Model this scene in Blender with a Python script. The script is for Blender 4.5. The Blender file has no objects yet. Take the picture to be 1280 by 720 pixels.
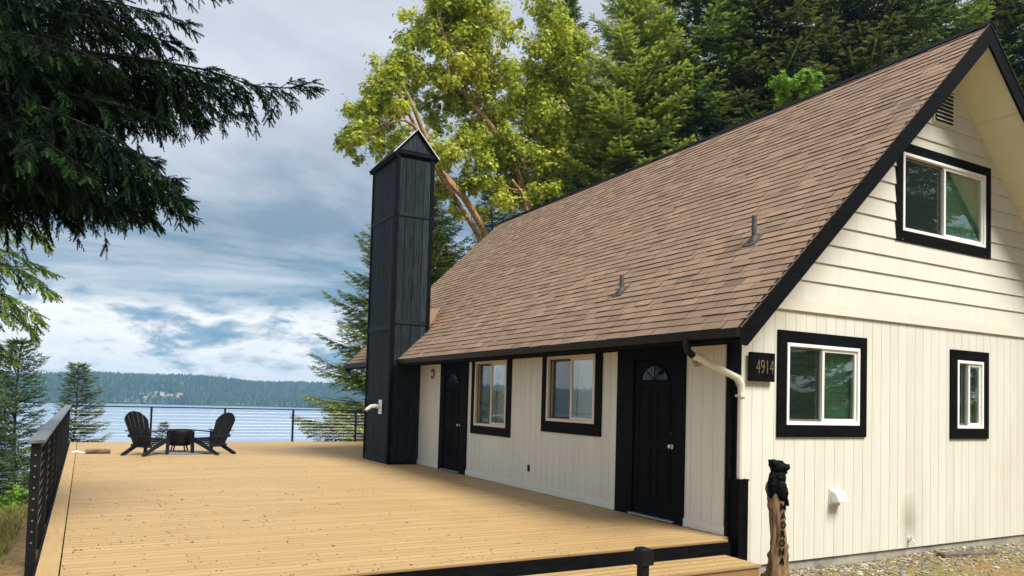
import bpy, math, random
import numpy as np
from mathutils import Vector, Matrix
rng = np.random.default_rng(7); random.seed(7)
R = math.radians
sc = bpy.context.scene
col = sc.collection

# ------------------------------------------------------------------ camera
F, CY, CAMH = 937.0, 461.1, 1.62
YAW, PITCH, ROLL = 0.50636, 0.0412276, 0.028
fw = np.array([math.sin(YAW)*math.cos(PITCH), math.cos(YAW)*math.cos(PITCH), math.sin(PITCH)])
rt0 = np.array([math.cos(YAW), -math.sin(YAW), 0.0]); up0 = np.cross(rt0, fw)
rt = math.cos(ROLL)*rt0 + math.sin(ROLL)*up0
up = -math.sin(ROLL)*rt0 + math.cos(ROLL)*up0
cam = bpy.data.cameras.new('camera'); cam_o = bpy.data.objects.new('camera', cam); col.objects.link(cam_o)
cam.sensor_width = 36; cam.lens = F/1280*36; cam.shift_y = (CY-360)/1280
cam.clip_start = 0.05; cam.clip_end = 20000
M_ = Matrix(((rt[0], up[0], -fw[0], 0), (rt[1], up[1], -fw[1], 0), (rt[2], up[2], -fw[2], CAMH), (0, 0, 0, 1)))
cam_o.matrix_world = M_
sc.camera = cam_o

def at(x, y, Y):
    """world point at depth Y seen at photo position (x, y)"""
    d = rt*(x-640)/F + up*(CY-y)/F + fw
    return np.array([0, 0, CAMH]) + d*(Y/d[1])

# ------------------------------------------------------------------ exposure, world, sun
vs = sc.view_settings
vs.view_transform = 'Standard'; vs.look = 'None'; vs.gamma = 1; vs.use_curve_mapping = False
vs.exposure = 0.72
SUN_EL, SUN_AZ = R(54), R(158)      # azimuth clockwise from +Y: behind the viewer, to the right
w = bpy.data.worlds.new('World'); sc.world = w; w.use_nodes = True
nt = w.node_tree; nt.nodes.clear()
def N(nt, t, **k):
    n = nt.nodes.new(t)
    for a, b in k.items(): setattr(n, a, b)
    return n
def ramp(nt, fac, stops, interp='LINEAR'):
    n = N(nt, 'ShaderNodeValToRGB'); cr = n.color_ramp; cr.interpolation = interp
    while len(cr.elements) > 1: cr.elements.remove(cr.elements[-1])
    for i, (p, c) in enumerate(stops):
        e = cr.elements[0] if i == 0 else cr.elements.new(p)
        e.position = p
        e.color = (c, c, c, 1) if isinstance(c, (int, float)) else (*c, 1)
    nt.links.new(fac, n.inputs[0]); return n.outputs[0]
def math_(nt, op, a, b=None, clamp=False):
    n = N(nt, 'ShaderNodeMath', operation=op, use_clamp=clamp)
    for i, v in enumerate((a, b)):
        if v is None: continue
        if isinstance(v, (int, float)): n.inputs[i].default_value = v
        else: nt.links.new(v, n.inputs[i])
    return n.outputs[0]
def mixc(nt, f, a, b, mode='MIX'):
    n = N(nt, 'ShaderNodeMix', data_type='RGBA', blend_type=mode)
    for i, v in ((0, f), (6, a), (7, b)):
        if isinstance(v, (int, float)): n.inputs[i].default_value = v if i == 0 else (v, v, v, 1)
        elif isinstance(v, tuple): n.inputs[i].default_value = (*v, 1) if len(v) == 3 else v
        else: nt.links.new(v, n.inputs[i])
    return n.outputs[2]
def noise(nt, vec, scale, detail=4, rough=0.5, dist=0.0):
    n = N(nt, 'ShaderNodeTexNoise'); n.inputs['Scale'].default_value = scale
    n.inputs['Detail'].default_value = detail; n.inputs['Roughness'].default_value = rough
    n.inputs['Distortion'].default_value = dist
    if vec is not None: nt.links.new(vec, n.inputs['Vector'])
    return n.outputs['Fac']
tc = N(nt, 'ShaderNodeTexCoord'); sep = N(nt, 'ShaderNodeSeparateXYZ'); nt.links.new(tc.outputs['Generated'], sep.inputs[0])
el = sep.outputs[2]
# clouds lie on flat sheets overhead: divide by height above the horizon
den = math_(nt, 'ADD', math_(nt, 'MAXIMUM', el, 0.0), 0.05)
cx_ = math_(nt, 'DIVIDE', sep.outputs[0], den); cy_ = math_(nt, 'DIVIDE', sep.outputs[1], den)
cmb = N(nt, 'ShaderNodeCombineXYZ'); nt.links.new(cx_, cmb.inputs[0]); nt.links.new(cy_, cmb.inputs[1])
cl_lo = noise(nt, cmb.outputs[0], 0.55, 6, 0.6, 0.3)          # sheets of cloud
cm2 = N(nt, 'ShaderNodeMapping'); cm2.inputs['Scale'].default_value = (1, 1, 2.6); cm2.inputs['Location'].default_value = (0.4, 0.2, 0.3)
nt.links.new(tc.outputs['Generated'], cm2.inputs[0])
cl_puff = noise(nt, cm2.outputs[0], 9.5, 9, 0.6, 0.15)       # piled cumulus near the horizon
cl_big = noise(nt, cm2.outputs[0], 1.7, 5, 0.55, 0.4)
sky = N(nt, 'ShaderNodeTexSky', sky_type='NISHITA'); sky.sun_disc = False
sky.sun_elevation = SUN_EL; sky.sun_rotation = SUN_AZ; sky.altitude = 30
sk = N(nt, 'ShaderNodeVectorMath', operation='SCALE'); nt.links.new(sky.outputs[0], sk.inputs[0]); sk.inputs['Scale'].default_value = 0.05
elw = math_(nt, 'ADD', el, math_(nt, 'MULTIPLY', math_(nt, 'SUBTRACT', cl_big, 0.5), 0.22))
overc = ramp(nt, elw, [(0.0, (0.42, 0.50, 0.58)), (0.10, (0.14, 0.24, 0.33)), (0.17, (0.14, 0.215, 0.29)), (0.26, (0.19, 0.25, 0.32)),
                       (0.36, (0.30, 0.34, 0.41)), (0.50, (0.40, 0.42, 0.48)), (1.0, (0.58, 0.59, 0.63))])
overc = mixc(nt, ramp(nt, cl_lo, [(0.42, 0.0), (0.60, 0.62)]), overc, (0.53, 0.56, 0.61))
puff = ramp(nt, cl_puff, [(0.33, (0.12, 0.24, 0.36)), (0.395, (0.22, 0.31, 0.39)), (0.44, (0.44, 0.48, 0.52)), (0.50, (0.68, 0.69, 0.70)), (0.57, (0.62, 0.64, 0.66)), (0.66, (0.33, 0.38, 0.43)), (0.75, (0.28, 0.33, 0.38))])
band = ramp(nt, math_(nt, 'ADD', el, math_(nt, 'MULTIPLY', math_(nt, 'SUBTRACT', cl_puff, 0.5), 0.12)), [(0.0, 1.0), (0.095, 1.0), (0.12, 0.0)])
cloud = mixc(nt, band, overc, puff)
cover = ramp(nt, cl_lo, [(0.28, 0.86), (0.5, 0.97)])
final = mixc(nt, cover, sk.outputs[0], cloud)
bg = N(nt, 'ShaderNodeBackground'); nt.links.new(final, bg.inputs[0]); bg.inputs[1].default_value = 1.0
wo = N(nt, 'ShaderNodeOutputWorld'); nt.links.new(bg.outputs[0], wo.inputs[0])

sl = bpy.data.lights.new('sun', 'SUN'); sl.energy = 4.2; sl.angle = R(24); sl.color = (1.0, 0.95, 0.87)
so = bpy.data.objects.new('sun', sl); col.objects.link(so)
sd = Vector((math.sin(SUN_AZ)*math.cos(SUN_EL), math.cos(SUN_AZ)*math.cos(SUN_EL), math.sin(SUN_EL)))
so.rotation_euler = sd.to_track_quat('Z', 'Y').to_euler(); so.location = (10, -20, 30)

# ------------------------------------------------------------------ material helpers
def new_mat(name):
    m = bpy.data.materials.new(name); m.use_nodes = True; t = m.node_tree; t.nodes.clear()
    o = N(t, 'ShaderNodeOutputMaterial'); b = N(t, 'ShaderNodeBsdfPrincipled'); t.links.new(b.outputs[0], o.inputs[0])
    return m, t, b, o
def pmat(name, c1, c2=None, rough=0.6, scale=8, stretch=(1, 1, 1), rnd=0.0, bump=0.0, bscale=60, metal=0.0, spec=0.5, detail=5, lo=0.35, hi=0.65, bstretch=None):
    m, t, b, o = new_mat(name)
    tcn = N(t, 'ShaderNodeTexCoord'); mp = N(t, 'ShaderNodeMapping'); mp.inputs['Scale'].default_value = stretch
    t.links.new(tcn.outputs['Object'], mp.inputs[0])
    f = noise(t, mp.outputs[0], scale, detail, 0.6)
    c = ramp(t, f, [(lo, c1), (hi, c2 or c1)])
    if rnd:
        a = N(t, 'ShaderNodeAttribute', attribute_name='rnd')
        k = math_(t, 'ADD', math_(t, 'MULTIPLY', a.outputs['Fac'], 2*rnd), 1-rnd)
        cc = N(t, 'ShaderNodeVectorMath', operation='SCALE'); t.links.new(c, cc.inputs[0]); t.links.new(k, cc.inputs['Scale']); c = cc.outputs[0]
    t.links.new(c, b.inputs['Base Color'])
    b.inputs['Roughness'].default_value = rough; b.inputs['Metallic'].default_value = metal
    b.inputs['Specular IOR Level'].default_value = spec
    if bump:
        mp2 = N(t, 'ShaderNodeMapping'); mp2.inputs['Scale'].default_value = bstretch or stretch; t.links.new(tcn.outputs['Object'], mp2.inputs[0])
        bn = N(t, 'ShaderNodeBump'); bn.inputs['Strength'].default_value = bump; bn.inputs['Distance'].default_value = 0.01
        t.links.new(noise(t, mp2.outputs[0], bscale, 4, 0.6), bn.inputs['Height']); t.links.new(bn.outputs[0], b.inputs['Normal'])
    return m
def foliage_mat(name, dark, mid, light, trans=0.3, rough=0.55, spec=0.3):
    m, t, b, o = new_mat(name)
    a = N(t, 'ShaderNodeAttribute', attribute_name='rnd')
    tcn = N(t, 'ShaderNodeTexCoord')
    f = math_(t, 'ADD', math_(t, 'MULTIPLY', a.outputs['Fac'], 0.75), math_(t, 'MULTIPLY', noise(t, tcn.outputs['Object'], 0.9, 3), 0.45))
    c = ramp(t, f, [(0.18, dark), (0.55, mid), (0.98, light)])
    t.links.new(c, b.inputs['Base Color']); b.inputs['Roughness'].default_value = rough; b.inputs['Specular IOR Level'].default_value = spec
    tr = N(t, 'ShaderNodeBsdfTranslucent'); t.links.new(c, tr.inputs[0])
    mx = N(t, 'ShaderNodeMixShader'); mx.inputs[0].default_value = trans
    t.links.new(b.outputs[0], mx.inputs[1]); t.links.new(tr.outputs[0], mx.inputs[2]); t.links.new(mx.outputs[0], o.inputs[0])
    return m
def glass_mat(name, tint=(0.9, 0.95, 0.95), refl=1.0):
    m, t, b, o = new_mat(name)
    tr = N(t, 'ShaderNodeBsdfTransparent'); tr.inputs[0].default_value = (*tint, 1)
    gl = N(t, 'ShaderNodeBsdfGlossy'); gl.inputs['Roughness'].default_value = 0.01; gl.inputs[0].default_value = (refl, refl, refl, 1)
    lw = N(t, 'ShaderNodeLayerWeight'); lw.inputs['Blend'].default_value = 0.5
    fr = ramp(t, lw.outputs['Facing'], [(0.0, 0.05), (0.35, 0.10), (0.55, 0.22), (0.75, 0.42), (1.0, 0.95)])
    bn = N(t, 'ShaderNodeBump'); bn.inputs['Strength'].default_value = 0.05; bn.inputs['Distance'].default_value = 0.02
    tcn = N(t, 'ShaderNodeTexCoord'); t.links.new(noise(t, tcn.outputs['Object'], 2.2, 1), bn.inputs['Height']); t.links.new(bn.outputs[0], gl.inputs['Normal'])
    mx = N(t, 'ShaderNodeMixShader'); t.links.new(fr, mx.inputs[0])
    t.links.new(tr.outputs[0], mx.inputs[1]); t.links.new(gl.outputs[0], mx.inputs[2]); t.links.new(mx.outputs[0], o.inputs[0])
    return m

def siding_mat():
    m, t, b, o = new_mat('cream_painted_siding')
    tcn = N(t, 'ShaderNodeTexCoord')
    mp = N(t, 'ShaderNodeMapping'); mp.inputs['Scale'].default_value = (1, 1, 0.25); t.links.new(tcn.outputs['Object'], mp.inputs[0])
    f = noise(t, mp.outputs[0], 2.0, 6, 0.6)
    c = ramp(t, f, [(0.3, (0.61, 0.60, 0.52)), (0.7, (0.67, 0.66, 0.585))])
    # green-grey darker patch low on the gable wall, and splash dirt along the foot
    mps = N(t, 'ShaderNodeMapping'); mps.inputs['Scale'].default_value = (7, 7, 0.5); t.links.new(tcn.outputs['Object'], mps.inputs[0])
    c = mixc(t, ramp(t, noise(t, mps.outputs[0], 1.4, 7, 0.7), [(0.5, 0.0), (0.75, 0.30)]), c, (0.47, 0.43, 0.33))
    mp3 = N(t, 'ShaderNodeMapping'); mp3.inputs['Location'].default_value = (-10.62*3.2, -6.9*0.5, 0.02*1.7); mp3.inputs['Scale'].default_value = (3.2, 0.5, 1.7)
    t.links.new(tcn.outputs['Object'], mp3.inputs[0])
    ln = N(t, 'ShaderNodeVectorMath', operation='LENGTH'); t.links.new(mp3.outputs[0], ln.inputs[0])
    st = math_(t, 'ADD', ln.outputs['Value'], math_(t, 'MULTIPLY', noise(t, tcn.outputs['Object'], 5, 3), 0.35))
    c = mixc(t, ramp(t, st, [(0.25, 0.62), (1.05, 0.0)]), c, (0.22, 0.22, 0.13))
    sp = N(t, 'ShaderNodeSeparateXYZ'); t.links.new(tcn.outputs['Object'], sp.inputs[0])
    a = N(t, 'ShaderNodeAttribute', attribute_name='rnd')
    k = math_(t, 'ADD', math_(t, 'MULTIPLY', a.outputs['Fac'], 0.05), 0.975)
    cc = N(t, 'ShaderNodeVectorMath', operation='SCALE'); t.links.new(c, cc.inputs[0]); t.links.new(k, cc.inputs['Scale'])
    t.links.new(cc.outputs[0], b.inputs['Base Color']); b.inputs['Roughness'].default_value = 0.55; b.inputs['Specular IOR Level'].default_value = 0.3
    bn = N(t, 'ShaderNodeBump'); bn.inputs['Strength'].default_value = 0.35; bn.inputs['Distance'].default_value = 0.006
    mp4 = N(t, 'ShaderNodeMapping'); mp4.inputs['Scale'].default_value = (1, 1, 8); t.links.new(tcn.outputs['Object'], mp4.inputs[0])
    t.links.new(noise(t, mp4.outputs[0], 9, 5, 0.7), bn.inputs['Height']); t.links.new(bn.outputs[0], b.inputs['Normal'])
    return m
def deck_mat(name, stretch):
    m, t, b, o = new_mat(name)
    tcn = N(t, 'ShaderNodeTexCoord'); mp = N(t, 'ShaderNodeMapping'); mp.inputs['Scale'].default_value = stretch
    t.links.new(tcn.outputs['Object'], mp.inputs[0])
    f = noise(t, mp.outputs[0], 5, 6, 0.65)
    c = ramp(t, f, [(0.25, (0.30, 0.19, 0.074)), (0.5, (0.365, 0.240, 0.098)), (0.78, (0.41, 0.28, 0.125))])
    big = noise(t, tcn.outputs['Object'], 0.45, 4, 0.6)
    c = mixc(t, ramp(t, big, [(0.35, 0.0), (0.7, 0.35)]), c, (0.42, 0.305, 0.165))
    dirt = noise(t, tcn.outputs['Object'], 2.3, 8, 0.75)
    c = mixc(t, ramp(t, dirt, [(0.58, 0.0), (0.75, 0.30)]), c, (0.28, 0.18, 0.08))
    if stretch[0] < 1:       # dark seam lines: shade of the board gaps put into the colour
        sp = N(t, 'ShaderNodeSeparateXYZ'); t.links.new(tcn.outputs['Object'], sp.inputs[0])
        fy = math_(t, 'FRACT', math_(t, 'DIVIDE', math_(t, 'SUBTRACT', sp.outputs[1], 6.70), 0.1435))
        e = ramp(t, fy, [(0.0, 1.0), (0.10, 0.55), (0.17, 0.0), (0.84, 0.0), (0.92, 0.6), (1.0, 1.0)])
        c = mixc(t, math_(t, 'MULTIPLY', e, ramp(t, noise(t, mp.outputs[0], 2.2, 4), [(0.3, 0.5), (0.7, 0.9)])), c, (0.17, 0.10, 0.045))
    a = N(t, 'ShaderNodeAttribute', attribute_name='rnd')
    k = math_(t, 'ADD', math_(t, 'MULTIPLY', a.outputs['Fac'], 0.14), 0.93)
    cc = N(t, 'ShaderNodeVectorMath', operation='SCALE'); t.links.new(c, cc.inputs[0]); t.links.new(k, cc.inputs['Scale'])
    t.links.new(cc.outputs[0], b.inputs['Base Color'])
    t.links.new(ramp(t, big, [(0.3, 0.5), (0.7, 0.68)]), b.inputs['Roughness']); b.inputs['Specular IOR Level'].default_value = 0.35
    bn = N(t, 'ShaderNodeBump'); bn.inputs['Strength'].default_value = 0.25; bn.inputs['Distance'].default_value = 0.004
    t.links.new(noise(t, mp.outputs[0], 22, 4, 0.6), bn.inputs['Height']); t.links.new(bn.outputs[0], b.inputs['Normal'])
    return m
def shingle_mat():
    m, t, b, o = new_mat('brown_asphalt_shingle')
    a = N(t, 'ShaderNodeAttribute', attribute_name='rnd'); tcn = N(t, 'ShaderNodeTexCoord')
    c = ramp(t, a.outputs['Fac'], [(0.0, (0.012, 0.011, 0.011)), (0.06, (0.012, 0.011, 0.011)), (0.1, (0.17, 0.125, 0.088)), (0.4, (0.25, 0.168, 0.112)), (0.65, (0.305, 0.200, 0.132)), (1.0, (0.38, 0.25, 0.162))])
    g = noise(t, tcn.outputs['Object'], 190, 2, 0.8)
    c = mixc(t, 0.55, c, ramp(t, g, [(0.35, 0.45), (0.65, 1.0)]), 'MULTIPLY')
    big = noise(t, tcn.outputs['Object'], 0.8, 5, 0.6)
    c = mixc(t, ramp(t, big, [(0.4, 0.0), (0.75, 0.3)]), c, (0.22, 0.16, 0.12))
    sp = N(t, 'ShaderNodeSeparateXYZ'); t.links.new(tcn.outputs['Object'], sp.inputs[0])
    # weathering: grime gathers in streaks above the eaves
    lowm = math_(t, 'ADD', sp.outputs[2], math_(t, 'MULTIPLY', noise(t, tcn.outputs['Object'], 1.6, 5, 0.7), 1.6))
    c = mixc(t, ramp(t, math_(t, 'MULTIPLY', lowm, 0.2), [(0.58, 0.4), (0.82, 0.0)]), c, (0.13, 0.09, 0.065))
    t.links.new(c, b.inputs['Base Color']); b.inputs['Roughness'].default_value = 0.9; b.inputs['Specular IOR Level'].default_value = 0.25
    bn = N(t, 'ShaderNodeBump'); bn.inputs['Strength'].default_value = 0.5; bn.inputs['Distance'].default_value = 0.004
    t.links.new(g, bn.inputs['Height']); t.links.new(bn.outputs[0], b.inputs['Normal'])
    return m

MAT = dict(
    siding=siding_mat(), shingle=shingle_mat(),
    deck=deck_mat('tan_deck_board', (0.35, 5, 1)), border=deck_mat('tan_border_board', (5, 0.35, 1)),
    black=pmat('black_painted_wood', (0.002, 0.0023, 0.003), (0.006, 0.0065, 0.008), 0.6, 5, (1, 1, 6), bump=0.35, bscale=9, bstretch=(6, 6, 1), spec=0.06),
    blackv=pmat('black_stained_boards', (0.004, 0.0065, 0.0085), (0.026, 0.038, 0.045), 0.65, 5, (10, 10, 0.5), rnd=0.3, bump=0.8, bscale=7, bstretch=(14, 14, 0.6), spec=0.12),
    blackmetal=pmat('black_powder_coat', (0.005, 0.005, 0.006), (0.010, 0.010, 0.011), 0.45, 10, spec=0.2),
    capmetal=pmat('weathered_black_rail_cap', (0.045, 0.047, 0.05), (0.16, 0.165, 0.17), 0.35, 9, spec=0.6),
    cable=pmat('steel_cable', (0.30, 0.30, 0.30), (0.45, 0.45, 0.45), 0.35, 10, metal=0.9),
    cream=pmat('cream_trim_paint', (0.66, 0.64, 0.55), (0.70, 0.68, 0.59), 0.5, 4, bump=0.1, bscale=30),
    soffit=pmat('cream_soffit_panel', (0.68, 0.65, 0.50), (0.72, 0.69, 0.54), 0.6, 3),
    vinyl=pmat('white_vinyl', (0.80, 0.80, 0.78), (0.84, 0.84, 0.82), 0.35, 3),
    vinyltan=pmat('white_vinyl_tan_reflection', (0.62, 0.54, 0.42), (0.66, 0.58, 0.46), 0.4, 3),  # white frames with the reflected tan tint put into the colour
    white=pmat('white_enamel', (0.78, 0.78, 0.77), (0.82, 0.82, 0.80), 0.3, 3),
    blind=pmat('blind_green_reflection', (0.27, 0.40, 0.31), (0.31, 0.45, 0.35), 0.5, 6, rnd=0.12),  # green of the trees reflected in the panes, painted into the blinds
    blindw=pmat('pale_blind', (0.60, 0.60, 0.58), (0.66, 0.66, 0.64), 0.5, 6, rnd=0.08),
    screen=pmat('insect_screen', (0.012, 0.014, 0.014), (0.03, 0.034, 0.034), 0.6, 4, (1, 1, 3)),
    roomdark=pmat('dim_room_lining', (0.05, 0.045, 0.04), (0.06, 0.055, 0.05), 0.8, 2),
    glass=glass_mat('window_glass'), glassd=glass_mat('dull_fan_glass', (0.5, 0.55, 0.55), 0.35), glassg=glass_mat('window_glass_green', (0.84, 0.94, 0.88)),  # gable panes tinted green with the same painted reflection
    metal=pmat('brushed_nickel', (0.55, 0.53, 0.48), (0.65, 0.63, 0.58), 0.25, 12, metal=1.0),
    galv=pmat('galvanised_metal', (0.30, 0.31, 0.32), (0.42, 0.43, 0.43), 0.45, 8, metal=0.7),
    lead=pmat('grey_vent_pipe', (0.035, 0.034, 0.030), (0.09, 0.085, 0.075), 0.7, 10),
    concrete=pmat('concrete_footing', (0.22, 0.21, 0.18), (0.38, 0.36, 0.31), 0.9, 4, bump=0.5, bscale=30),
    gold=pmat('brass_numeral', (0.24, 0.19, 0.10), (0.34, 0.28, 0.16), 0.4, 10, metal=0.4),
    navy=pmat('navy_black_resin', (0.006, 0.011, 0.022), (0.010, 0.018, 0.034), 0.45, 8, spec=0.25, rnd=0.1),
    cover=pmat('black_vinyl_cover', (0.004, 0.004, 0.0045), (0.008, 0.008, 0.009), 0.6, 6, bump=0.6, bscale=6, spec=0.15),
    mat=pmat('grey_ember_mat', (0.10, 0.11, 0.12), (0.16, 0.17, 0.18), 0.8, 8),
    log=pmat('weathered_log', (0.045, 0.030, 0.018), (0.34, 0.215, 0.10), 0.75, 5, (6, 6, 0.7), bump=1.0, bscale=6, bstretch=(7, 7, 0.8)),
    darkbark=pmat('shaded_twig_bark', (0.010, 0.008, 0.007), (0.028, 0.023, 0.019), 0.95, 5, spec=0.1),
    bark=pmat('conifer_bark', (0.035, 0.028, 0.022), (0.11, 0.09, 0.07), 0.9, 5, (4, 4, 0.6), bump=0.8, bscale=8),
    madbark=pmat('peeling_orange_bark', (0.15, 0.075, 0.04), (0.50, 0.32, 0.16), 0.6, 3, (4, 4, 0.9), bump=0.5, bscale=6),
    fallen=pmat('fallen_log_bark', (0.06, 0.045, 0.035), (0.17, 0.13, 0.10), 0.9, 9, bump=0.8, bscale=18),
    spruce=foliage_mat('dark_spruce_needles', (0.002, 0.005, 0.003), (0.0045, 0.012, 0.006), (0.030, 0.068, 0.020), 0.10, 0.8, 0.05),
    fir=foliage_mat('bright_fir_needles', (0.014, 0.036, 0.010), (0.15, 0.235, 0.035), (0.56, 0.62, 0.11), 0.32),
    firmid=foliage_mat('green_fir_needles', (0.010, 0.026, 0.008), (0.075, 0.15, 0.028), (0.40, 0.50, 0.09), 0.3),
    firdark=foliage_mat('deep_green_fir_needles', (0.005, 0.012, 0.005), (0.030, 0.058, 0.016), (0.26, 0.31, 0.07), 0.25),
    firlake=foliage_mat('shore_fir_needles', (0.020, 0.045, 0.022), (0.065, 0.12, 0.045), (0.20, 0.27, 0.09), 0.3),
    madleaf=foliage_mat('glossy_madrona_leaves', (0.06, 0.11, 0.012), (0.46, 0.54, 0.04), (0.90, 0.84, 0.16), 0.42, 0.4, 0.4),
    bush=foliage_mat('lime_bush_leaves', (0.06, 0.15, 0.02), (0.17, 0.33, 0.03), (0.34, 0.52, 0.07), 0.4),
    grass=foliage_mat('dry_lawn_blades', (0.10, 0.13, 0.03), (0.27, 0.26, 0.06), (0.50, 0.42, 0.16), 0.3, 0.8),
    litter=pmat('leaf_litter', (0.018, 0.012, 0.008), (0.07, 0.042, 0.022), 0.9, 30, rnd=0.6),
    pebble=pmat('grey_pebbles', (0.14, 0.12, 0.09), (0.36, 0.33, 0.27), 0.8, 6, rnd=0.6),
    forest=foliage_mat('distant_conifers', (0.006, 0.017, 0.014), (0.016, 0.038, 0.024), (0.050, 0.085, 0.036), 0.1),
    field=pmat('distant_dry_field', (0.11, 0.11, 0.05), (0.24, 0.18, 0.10), 0.9, 0.05),
    farwall=pmat('distant_house_wall', (0.55, 0.54, 0.50), (0.75, 0.74, 0.70), 0.8, 0.2),
    farroof=pmat('distant_house_roof', (0.16, 0.12, 0.10), (0.30, 0.25, 0.22), 0.8, 0.1),
    orange=pmat('dry_orange_needles', (0.14, 0.05, 0.02), (0.30, 0.12, 0.04), 0.9, 30, rnd=0.3),
    rust=pmat('rusty_iron', (0.12, 0.05, 0.025), (0.25, 0.12, 0.06), 0.8, 30),
)
def ground_mat():
    m, t, b, o = new_mat('forest_ground')
    tcn = N(t, 'ShaderNodeTexCoord')
    f = noise(t, tcn.outputs['Object'], 0.8, 8, 0.7); g = noise(t, tcn.outputs['Object'], 14, 6, 0.75)
    c = ramp(t, g, [(0.3, (0.09, 0.05, 0.022)), (0.5, (0.24, 0.145, 0.055)), (0.7, (0.40, 0.28, 0.12))])
    c = mixc(t, ramp(t, f, [(0.45, 0.0), (0.62, 0.6)]), c, (0.15, 0.17, 0.04))
    t.links.new(c, b.inputs['Base Color']); b.inputs['Roughness'].default_value = 0.95
    bn = N(t, 'ShaderNodeBump'); bn.inputs['Strength'].default_value = 0.8; bn.inputs['Distance'].default_value = 0.03
    t.links.new(g, bn.inputs['Height']); t.links.new(bn.outputs[0], b.inputs['Normal'])
    return m
def water_mat():
    m, t, b, o = new_mat('rippled_sea')
    tcn = N(t, 'ShaderNodeTexCoord'); mp = N(t, 'ShaderNodeMapping'); mp.inputs['Scale'].default_value = (0.12, 0.5, 1)
    mp.inputs['Rotation'].default_value = (0, 0, R(-12)); t.links.new(tcn.outputs['Object'], mp.inputs[0])
    b.inputs['Base Color'].default_value = (0.10, 0.17, 0.26, 1)
    f2 = noise(t, mp.outputs[0], 0.05, 5, 0.6)
    t.links.new(ramp(t, f2, [(0.35, (0.17, 0.24, 0.33)), (0.65, (0.25, 0.33, 0.43))]), b.inputs['Base Color'])
    b.inputs['Roughness'].default_value = 0.3; b.inputs['IOR'].default_value = 1.33
    bn = N(t, 'ShaderNodeBump'); bn.inputs['Strength'].default_value = 0.4; bn.inputs['Distance'].default_value = 0.7
    t.links.new(noise(t, mp.outputs[0], 0.55, 6, 0.7), bn.inputs['Height']); t.links.new(bn.outputs[0], b.inputs['Normal'])
    return m
def mesh_mat():
    m, t, b, o = new_mat('grey_insect_mesh'); b.inputs['Base Color'].default_value = (0.02, 0.022, 0.022, 1); b.inputs['Roughness'].default_value = 0.7; b.inputs['Specular IOR Level'].default_value = 0.2
    tr = N(t, 'ShaderNodeBsdfTransparent'); mx = N(t, 'ShaderNodeMixShader'); mx.inputs[0].default_value = 0.13
    t.links.new(tr.outputs[0], mx.inputs[1]); t.links.new(b.outputs[0], mx.inputs[2]); t.links.new(mx.outputs[0], o.inputs[0]); return m
MAT['mesh'] = mesh_mat()
MAT['ground'] = ground_mat(); MAT['water'] = water_mat()

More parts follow.
